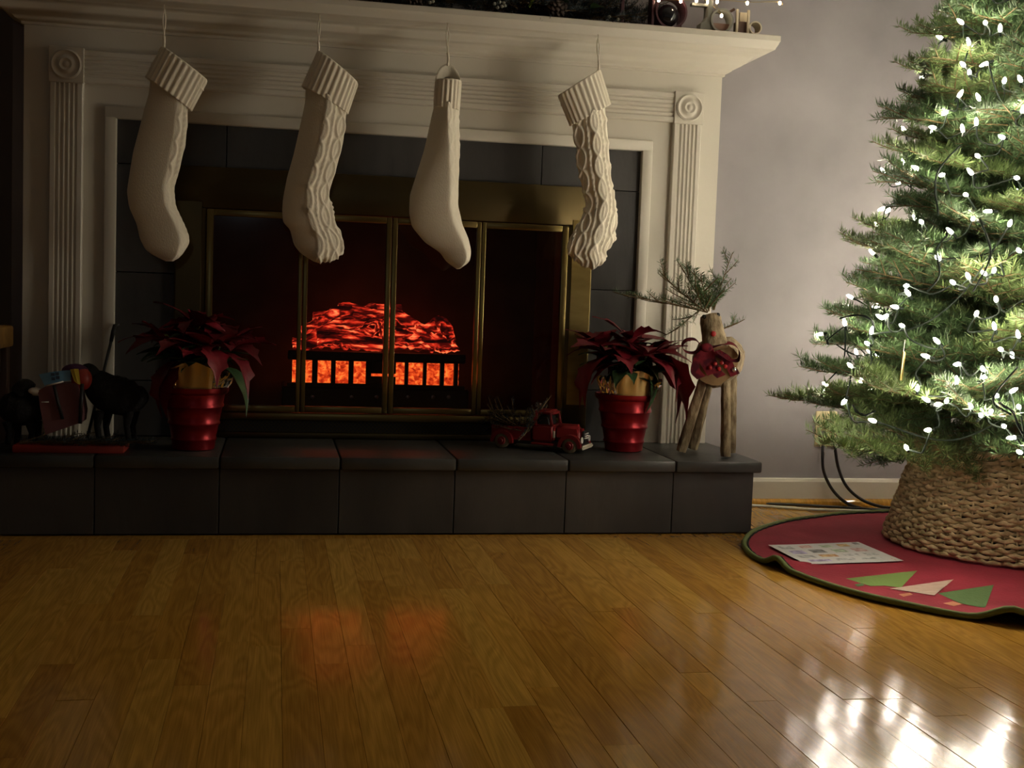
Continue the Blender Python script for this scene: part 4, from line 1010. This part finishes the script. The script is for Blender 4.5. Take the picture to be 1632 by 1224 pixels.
# ------------------------------------------------------------------ log reindeer
f1, f2, f3, f4 = [onZ(*q, ZS) for q in ((1085, 721), (1104, 717), (1157, 730), (1165, 724))]
bc = onY(1141, 577, .085)
dr = thing('log_reindeer', 'brown log reindeer with fir sprig antlers and dark red bow', 'log reindeer', (bc.x, .10, ZS))
O = np.array((bc.x, .10, ZS))
def dp(name, mb, m, smooth=True, parent=None):
    mb.v = [v-O for v in mb.v]; return obj(name, mb, m, parent or dr, smooth)
axd = np.array((.50, .86, .05)); axd /= np.linalg.norm(axd); bcn = np.array(bc)
def rough_log(p0, p1, r0, r1, seed, n=12, seg=22, am=.05):
    g = np.random.default_rng(seed); p0 = np.array(p0, float); p1 = np.array(p1, float); d = p1-p0; L = np.linalg.norm(d); d /= L
    u = np.cross(d, (0.3, .1, 1)); u /= np.linalg.norm(u); w = np.cross(d, u); a = np.linspace(0, 2*PI, seg, endpoint=False); V = []; ph = g.uniform(0, 6, 3)
    for i in range(n):
        t = i/(n-1); r = r0+(r1-r0)*t; e = 1-.08*(i in (0, n-1))
        rr = r*e*(1+am*np.sin(3*a+ph[0]+t*2)+am*.6*np.sin(7*a+ph[1])+am*.5*g.standard_normal(seg)*(0 < i < n-1))
        V.append(p0+d*L*t+rr[:, None]*(np.cos(a)[:, None]*u+np.sin(a)[:, None]*w))
    V = np.array(V); mb = MB().grid(V, closed=True)
    for k in (0, n-1): mb.add(np.vstack([V[k], V[k].mean(0)]), [(j, (j+1) % seg, seg) for j in range(seg)], 1)
    return mb
body = rough_log(bcn-axd*.012, bcn+axd*.125, .069, .066, 1)
dp('body_log', body, [M['bark'], M['cutwood']], 50)
bx = lambda s, t, dz=0: bcn+axd*t+np.array((.82, -.48, 0))*s+np.array((0, 0, dz))
for ft, s, t in ((f1, -.036, .02), (f2, -.028, .085), (f3, .030, .01), (f4, .036, .085)):
    p = np.array(ft)+np.array((0, 0, .0)); top = bx(s, t, -.045); dd = (top-p)/np.linalg.norm(top-p); p = p+np.array((0, 0, .004))
    dp('leg', rough_log(p, top, .0145, .0135, int(abs(s)*1e4), am=.08), [M['bark'], M['cutwood']], 50)
nk0 = bcn+axd*.02+np.array((0, 0, .05)); hz = np.array(onY(1132, 503, .085)); hb = np.array(onY(1137, 556, .075))
dp('neck', rough_log(nk0, hz+np.array((.008, .035, -.03)), .019, .018, 31), [M['bark'], M['cutwood']], 50)
dp('head', rough_log(hb+np.array((0, -.02, 0)), hz, .036, .029, 32, am=.04), [M['bark'], M['cutwood']], 50)
for q in ((1122, 505), (1144, 502)): dp('eye', MB().ell(np.array(onY(*q, .062)), (.0065, .0065, .0065), 12, 8), M['bead_black'])
dp('nose', MB().ell(np.array(onY(1137, 532, .032)), (.008, .006, .008), 12, 8), M['bead_red'])
# ribbon: band round the body front, two loops, knot
def strip(ctl, w, wd):
    c = curve(ctl, 10); wd = np.array(wd)*w/2; return MB().grid([c-wd, c-wd*.0+np.array((0, -.0006, 0)), c+wd]).grid([c-wd+np.array((0, .0012, 0)), c+wd+np.array((0, .0012, 0))])
fy = bcn[1]-.028
def bq(px, py, y=fy): return np.array(onY(px, py, y))
a_ = np.array((.15, .97, .2)); 
dp('bow_loop', strip([bq(1118, 551, .03), bq(1108, 541, .035), bq(1094, 542, .03), bq(1087, 551, .03), bq(1093, 560, .032), bq(1107, 562, .035), bq(1118, 553, .03)], .020, (.1, .9, .4)), M['ribbon'])
dp('bow_loop', strip([bq(1134, 553, .025), bq(1150, 547, .03), bq(1168, 548, .03), bq(1178, 559, .03), bq(1176, 574, .03), bq(1160, 572, .03), bq(1142, 560, .028)], .022, (.1, .9, .4)), M['ribbon'])
dp('bow_knot', MB().ell(bq(1126, 554, .022), (.019, .012, .013), 12, 8), M['ribbon'])
for ctl in ([(1120, 555), (1112, 570), (1108, 590), (1118, 602)], [(1130, 556), (1134, 575), (1142, 592), (1150, 600)], [(1140, 560), (1158, 572), (1168, 590), (1172, 598)], [(1115, 560), (1125, 580), (1135, 596)]):
    y0 = bcn[1]-.032; dp('ribbon_tail', strip([bq(x, y, y0-.004+.003*math.sin(i*2.)) for i, (x, y) in enumerate(ctl)], .030, (.85, .0, .35)), M['ribbon'])
for k, (x, y) in enumerate(((1140, 580), (1150, 578), (1146, 588), (1132, 586), (1156, 584))): dp('berry', MB().ell(bq(x, y, bcn[1]-.042), (.006, .006, .006), 10, 7), M['bead_red'])
dp('sleigh_bell', MB().ell(bq(1170, 589, bcn[1]-.04), (.008, .008, .008), 12, 8), M['clearfoil'])
# antlers of fir sprigs
def sprig(px0, px1, y0, y1, seed, **kw):
    p0 = np.array(onY(*px0, y0)); p1 = np.array(onY(*px1, y1)); d = Vector(p1-p0); L = d.length
    arg = dict(dens=800, nl=.018, nw=.0015, side=.42, gap=.05, start=.08, twig_r=.0022, droop=.0, lift=.0, sub=False, flat=.5); arg.update(kw)
    me = spray_mesh('antler_sprig', M['needle'], M['twig'], L=L, seed=seed, **arg)
    q = d.to_track_quat('X', 'Z').to_euler(); link('antler_sprig', me, dr, tuple(p0-O), q)
sprig((1128, 498), (992, 463), .10, .13, 51, side=.36, dens=620, gap=.06)
sprig((1126, 498), (1046, 437), .10, .09, 52, dens=650)
sprig((1128, 497), (1082, 432), .10, .12, 53, dens=1200, side=.5)
sprig((1130, 496), (1112, 438), .09, .07, 54, dens=1300, side=.5)
sprig((1124, 496), (1095, 470), .09, .05, 55, dens=1200, side=.6)
sprig((1136, 494), (1150, 448), .10, .12, 56, dens=1000)
sprig((1138, 494), (1170, 403), .10, .11, 57, side=.24, dens=800, gap=.06)
sprig((1118, 492), (1075, 520), .10, .10, 58, dens=600)
sprig((1130, 494), (1128, 452), .11, .13, 60, dens=1300, side=.6)
sprig((1140, 530), (1176, 517), .12, .13, 59, dens=560)

# ------------------------------------------------------------------ dark holiday figure group on the left of the hearth
hf = thing('holiday_figurine', 'dark animal figures around mauve parcel on a long red base', 'figurine', (-1.825, .075, ZS))
def hq(px, py, y): return np.array(onY(px, py, y))-np.array((-1.825, .075, ZS))
def hh(name, mb, m, smooth=True): return obj(name, mb, m, hf, smooth)
hh('base_plank', MB().box((-.135, -.062, .0), (.132, .055, .019), bev=.003), M['redpaint'], 40)
def animal(pxs, y, r):       # body silhouette chain
    bm = bmesh.new()
    mb = MB(); P = [hq(a, b, y) for a, b, _ in pxs]; mb.tube(curve(P, 6), np.interp(np.linspace(0, 1, (len(P)-1)*6+1), np.linspace(0, 1, len(P)), [q[2] for q in pxs]), 14); return mb
b1 = hh('animal_body', animal([(138, 600, .012), (150, 608, .036), (172, 625, .050), (200, 632, .050), (222, 628, .036), (232, 622, .012)], .10, 0), M['fur'])
for px, y in ((158, .085), (172, .12), (205, .085), (214, .12)): hh('animal_leg', MB().tube([hq(px, 655, y), hq(px-3, 680, y), hq(px+1, 706, y-.012)], [.014, .008, .007], 8), M['fur'])
hh('animal_head', animal([(150, 600, .020), (140, 592, .022), (128, 598, .014)], .09, 0), M['fur'])
b2 = hh('animal_body', animal([(2, 640, .02), (14, 645, .040), (36, 650, .046), (55, 648, .040), (68, 640, .018)], .09, 0), M['fur'])
for px, y in ((12, .075), (26, .11), (48, .075), (58, .11)): hh('animal_leg', MB().tube([hq(px, 672, y), hq(px+3, 690, y), hq(px, 708, y-.01)], [.014, .008, .007], 8), M['fur'])
hh('animal_head', animal([(30, 628, .024), (40, 618, .024), (52, 622, .017)], .075, 0), M['fur'])
hh('animal_muzzle', MB().ell(hq(56, 623, .055), (.017, .014, .009), 12, 8), M['offwhite'])
pk = hh('parcel', MB().prism([tuple(hq(x, y, .06)[[0, 2]]) for x, y in ((62, 622), (80, 612), (126, 610), (134, 655), (132, 672), (74, 692), (66, 650))], -.03, .045), M['mauve'], False)
hh('parcel_strap', MB().tube([hq(86, 614, .035), hq(92, 640, .04), hq(100, 668, .042)], .0042, 6), M['black'])
hh('parcel_strap', MB().tube([hq(131, 612, .035), hq(129, 645, .04), hq(128, 675, .042)], .0050, 6), M['black'])
hh('parcel_band', MB().tube([hq(66, 641, .04), hq(78, 640.5, .042)], .0018, 6), M['offwhite'])
V = [[hq(x, y, yy) for x, y in ((62, 597), (80, 593), (98, 591), (112, 590))] for yy in (.04,)]+[[hq(x, y, .035) for x, y in ((72, 616), (86, 612), (101, 608), (113, 606))]]
lab = hh('label_card', MB().grid(V).grid(np.array(V)+np.array((0, .003, 0))), M['blue'], False)
for x, y in ((84, 597), (91, 596), (85, 604), (92, 602)): hh('label_print', MB().box(hq(x-3, y+2, .030), hq(x+3, y-2.5, .0315)+np.array((0, .002, 0))), M['ink'], False)
hh('white_edge', MB().tube([hq(73, 615, .033), hq(101, 608, .033)], .0022, 6), M['offwhite'])
V = [[hq(112, 589, .035), hq(118, 588, .033), hq(125, 588, .035)], [hq(118, 607, .030), hq(124, 612, .028), hq(128, 613, .03)]]
hh('yellow_panel', MB().grid(V).grid(np.array(V)+np.array((0, .003, 0))), M['yellow'], False)
hh('red_ball', MB().ell(hq(130, 604, .065), (.026, .024, .030), 16, 10), M['redpaint'])
hh('purple_cap', MB().ell(hq(120, 592, .07), (.034, .022, .020), 16, 8), M['purple'])
# small dark greenery along the base
gm_ = spray_mesh('greenery', M['needle_dark'], M['twig'], L=.12, seed=401, dens=700, nl=.014, nw=.0016, side=.4, gap=.03, start=.02, sub=False)
for k in range(5): link('greenery', gm_, hf, (-.12+.05*k, -.045, .024), (0, -.08, .15*(-1)**k))
# poker leaning against the mantelpiece behind
pk0, pk1 = Vector(onY(183, 519, D-.024)), Vector((onY(140, 626, .30).x, .30, ZS))
b0 = onY(150, 605, .345); d_ = (pk1-pk0)
po = thing('fire_poker', 'slim black fire poker leaning against the left side of the mantelpiece', 'poker', tuple(pk1))
tp0 = pk0-pk1
obj('shaft', MB().tube([(0, 0, .004), tuple(tp0*.5), tuple(tp0*.93)], .0042, 8), M['black'], po, True)
obj('handle', MB().tube([tuple(tp0*.86), tuple(tp0*.95), tuple(tp0*1.0), tuple(tp0+Vector((.012, .0, .004)))], [.005, .0065, .006, .004], 8), M['black'], po, True)

# end table at the left edge of the view
tb = thing('end_table', 'brown wooden end table left of the hearth', 'table', (-2.32, .12, 0))
tx_ = onY(22, 524, .345).x+2.32
obj('table_top', MB().box((-.28, -.24, .455), (tx_, .225, .512), bev=.006), M['darkwood'], tb, 40)
for sx in (-.25, tx_-.045):
    for sy in (-.21, .165): obj('leg', MB().box((sx, sy, 0), (sx+.04, sy+.04, .456), bev=.003), M['brownwood'], tb, 40)
obj('apron', MB().box((-.24, -.20, .39), (tx_-.02, .20, .456)), M['brownwood'], tb)

# ------------------------------------------------------------------ on the mantel: garland, fairy lights, ornaments
gl = thing('evergreen_garland', 'dark evergreen garland with cones and berries lying along the mantel', 'garland', (-1.1, .345, MT))
GS = [spray_mesh('garland_sprig', M['needle_dark'], M['twig'], L=.20, seed=500+k, dens=520, nl=.022, nw=.0022, side=.42, gap=.04, start=.02) for k in range(3)]
xg = -1.95
while xg < -.27:
    for k in range(3):
        link('garland_sprig', GS[rng.integers(3)], gl, (xg+1.1+rng.uniform(-.02, .02), (rng.uniform(-.030, .015) if xg < -.42 else rng.uniform(.02, .035)), rng.uniform(.018, .05)), (rng.uniform(-.5, .5), -rng.uniform(.0, .6), rng.choice([0, PI])+rng.uniform(-.25, .25)), rng.uniform(.7, .9) if xg < -.42 else rng.uniform(.55, .7))
    xg += .068
LFd = bract_mesh('garland_leaf', .075, .045, .3, (), M['leaf'], 77)
for k in range(26): link('garland_leaf', LFd, gl, (rng.uniform(-.8, .68), rng.uniform(-.05, -.02), rng.uniform(.04, .09)), (rng.uniform(-.6, .6), rng.uniform(-.6, .3), rng.uniform(-2.6, -.5)), rng.uniform(.7, 1.1))
def gpt(px, py, y=.30): return np.array(onY(px, py, y))-np.array((-1.1, .345, MT))
cone = MB()
for lay in range(7):
    n = 8; r = .026*math.sin(PI*(lay+1.2)/9)
    for k in range(n):
        a = 2*PI*k/n+lay*.4; d = np.array((math.cos(a), math.sin(a), .4)); z0 = -.024+.0085*lay
        cone.ell((r*d[0], r*d[1], z0), (.009, .009, .0035), 6, 4)
cone.tube([(0, 0, -.028), (0, 0, .032)], [.010, .004], 8)
cme = cone.mesh('pine_cone', M['cone'], True)
for (x, y), r in (((886, 12), .4), ((655, 6), 1.2), ((590, 2), 2.)): link('pine_cone', cme, gl, tuple(gpt(x, y, .295)), (1.2, .3, r))
for x, y in ((788, 6), (796, 3), (800, 10), (803, 4), (793, 12), (805, 9), (971, 27), (968, 33), (985, 31), (690, 2), (685, 4), (594, 5), (600, 1)): obj('berry', MB().ell((0, 0, 0), (.0052, .0052, .0052), 10, 7), M['berry'], gl, True, loc=tuple(gpt(x, y, .285)))
for x, y in ((846, 3), (844, 12)): link('lime_leaf', bract_mesh('lime_leaf', .028, .018, .2, (), M['limeleaf'], 80+y), gl, tuple(gpt(x, y, .285)), (0, -1.0, .4))

# three wooden ornaments at the right end of the shelf
def ringy(c, r0, r1, dep):     # ring whose hole faces the room
    prof = [(r0, -dep/2), (r1, -dep/2), (r1, dep/2), (r0, dep/2), (r0, -dep/2)]
    return MB().lathe(prof, tuple(c), 40, axis='Y', cap0=False, cap1=False)
def orn_thing(name, label, cx, y): return thing(name, label, 'ornament', (cx, y, MT))
yA = .315
def A(px, py, o): return np.array(onY(px, py, yA))-np.array((o.location.x, o.location.y, MT))
oa = orn_thing('ring_ornament', 'maroon wooden ring ornament holding a dark bauble beside the garland', onY(1066, 20, yA).x, yA)
c = A(1066, 15, oa); c[2] = .049
obj('ring', ringy(c, .043, .0485, .055), M['maroonwood'], oa, 40)
obj('side_post', MB().box((c[0]+.040, .03, 0), (c[0]+.052, .045, .16), bev=.001), M['maroonwood'], oa, loc=(0, 0, .0005))
obj('side_post', MB().box((c[0]-.058, -.02, 0), (c[0]-.050, .02, .16), bev=.001), M['maroonwood'], oa, loc=(0, 0, .0005))
obj('side_post', MB().box((A(990, 20, oa)[0]-.005, -.015, 0), (A(990, 20, oa)[0]+.005, .0, .15), bev=.001), M['maroonwood'], oa, loc=(0, 0, .0005))
obj('foot', MB().box((A(990, 20, oa)[0]-.006, -.022, 0), (c[0]+.055, .048, .006), bev=.001), M['maroonwood'], oa, loc=(0, 0, .0005))
obj('dark_bauble', MB().ell((c[0]-.004, 0, .042), (.033, .026, .033), 20, 12), M['bauble'], oa, True)
ob = orn_thing('ring_ornament', 'grey-green wooden ring ornament half filled with a brown block', onY(1147, 25, yA).x, yA)
c = A(1147, 24, ob); c[2] = .037
obj('ring', ringy(c, .030, .0355, .050), M['greywood'], ob, 40)
ph2 = [(c[0]+.030*math.cos(a), c[2]+.030*math.sin(a)) for a in np.linspace(PI+.15, 2*PI-.15, 14)]
obj('brown_block', MB().prism(ph2, -.005, .022), M['brownwood'], ob)
bs = A(1122, 44, ob)
obj('post', MB().box((bs[0]+.004, -.02, .03), (bs[0]+.018, .02, .145), bev=.001), M['greywood'], ob)
obj('shoulder_block', MB().prism([(bs[0]-.018, .0005), (bs[0]+.019, .0005), (bs[0]+.019, .065), (bs[0]+.006, .050), (bs[0]-.004, .034), (bs[0]-.016, .026)], -.018, .02), M['greywood'], ob)
obj('foot', MB().box((bs[0]-.02, -.024, 0.0005), (c[0]+.034, .024, .006), bev=.001), M['brownwood'], ob)
obj('cross_rail', MB().box((bs[0]-.045, -.012, .076), (bs[0]+.010, .006, .084), bev=.001), M['greywood'], ob)
obj('hook_arm', MB().tube([(c[0]+.026, 0, .066), (c[0]+.044, -.004, .078)], .004, 8), M['brownwood'], ob)
ok = orn_thing('ring_ornament', 'cream wooden ornament with two posts and a small ring, at the shelf end', onY(1185, 35, yA).x, yA)
for px in (1170, 1188): 
    q = A(px, 45, ok); obj('post', MB().box((q[0]-.0035, -.024, .0005), (q[0]+.0035, -.016, .074), bev=.001), M['creamwood'], ok)
q0, q1 = A(1170, 45, ok), A(1188, 45, ok)
obj('back_board', MB().box((q0[0]+.016, .0, .0005), (q1[0]+.006, .02, .072), bev=.002), M['creamwood'], ok)
obj('brown_block', MB().box((q0[0]+.004, -.012, .0005), (q1[0]+.004, .018, .042), bev=.002), M['brownwood'], ok)
obj('foot', MB().box((q0[0]-.002, -.02, .0), (A(1212, 40, ok)[0], .02, .005), bev=.001), M['brownwood'], ok)
c = A(1200, 40, ok); c[2] = .0245
obj('ring', ringy(c, .0155, .0195, .045), M['creamwood'], ok, 40)

fs_ = thing('fairy_lights', 'fine wire fairy lights strung above mantel ornaments', 'string lights', (-.2, .30, MT))
FO = np.array((-.2, .30, MT))
fb_ = MB().ell((0, 0, 0), (.0042, .0042, .0055), 10, 8).mesh('fairy_bulb', M['fairy'], True)
fpos = [(1050, 1, .29), (1085, 2, .28), (1110, 1, .29), (1128, 3, .30), (1143, 3, .29), (1150, 25, .285), (1191, 5, .28), (1243, 5, .30)]
pts = [np.array(onY(*q))-FO for q in fpos]
for p_ in pts: link('fairy_bulb', fb_, fs_, tuple(p_))
order = [0, 1, 2, 3, 5, 4, 6, 7]
obj('fine_wire', MB().tube(curve([pts[i]+np.array((0, .003, .004)) for i in order]+[pts[7]+np.array((.012, .01, -.004))], 8), .0008, 5), M['brass'], fs_, True)
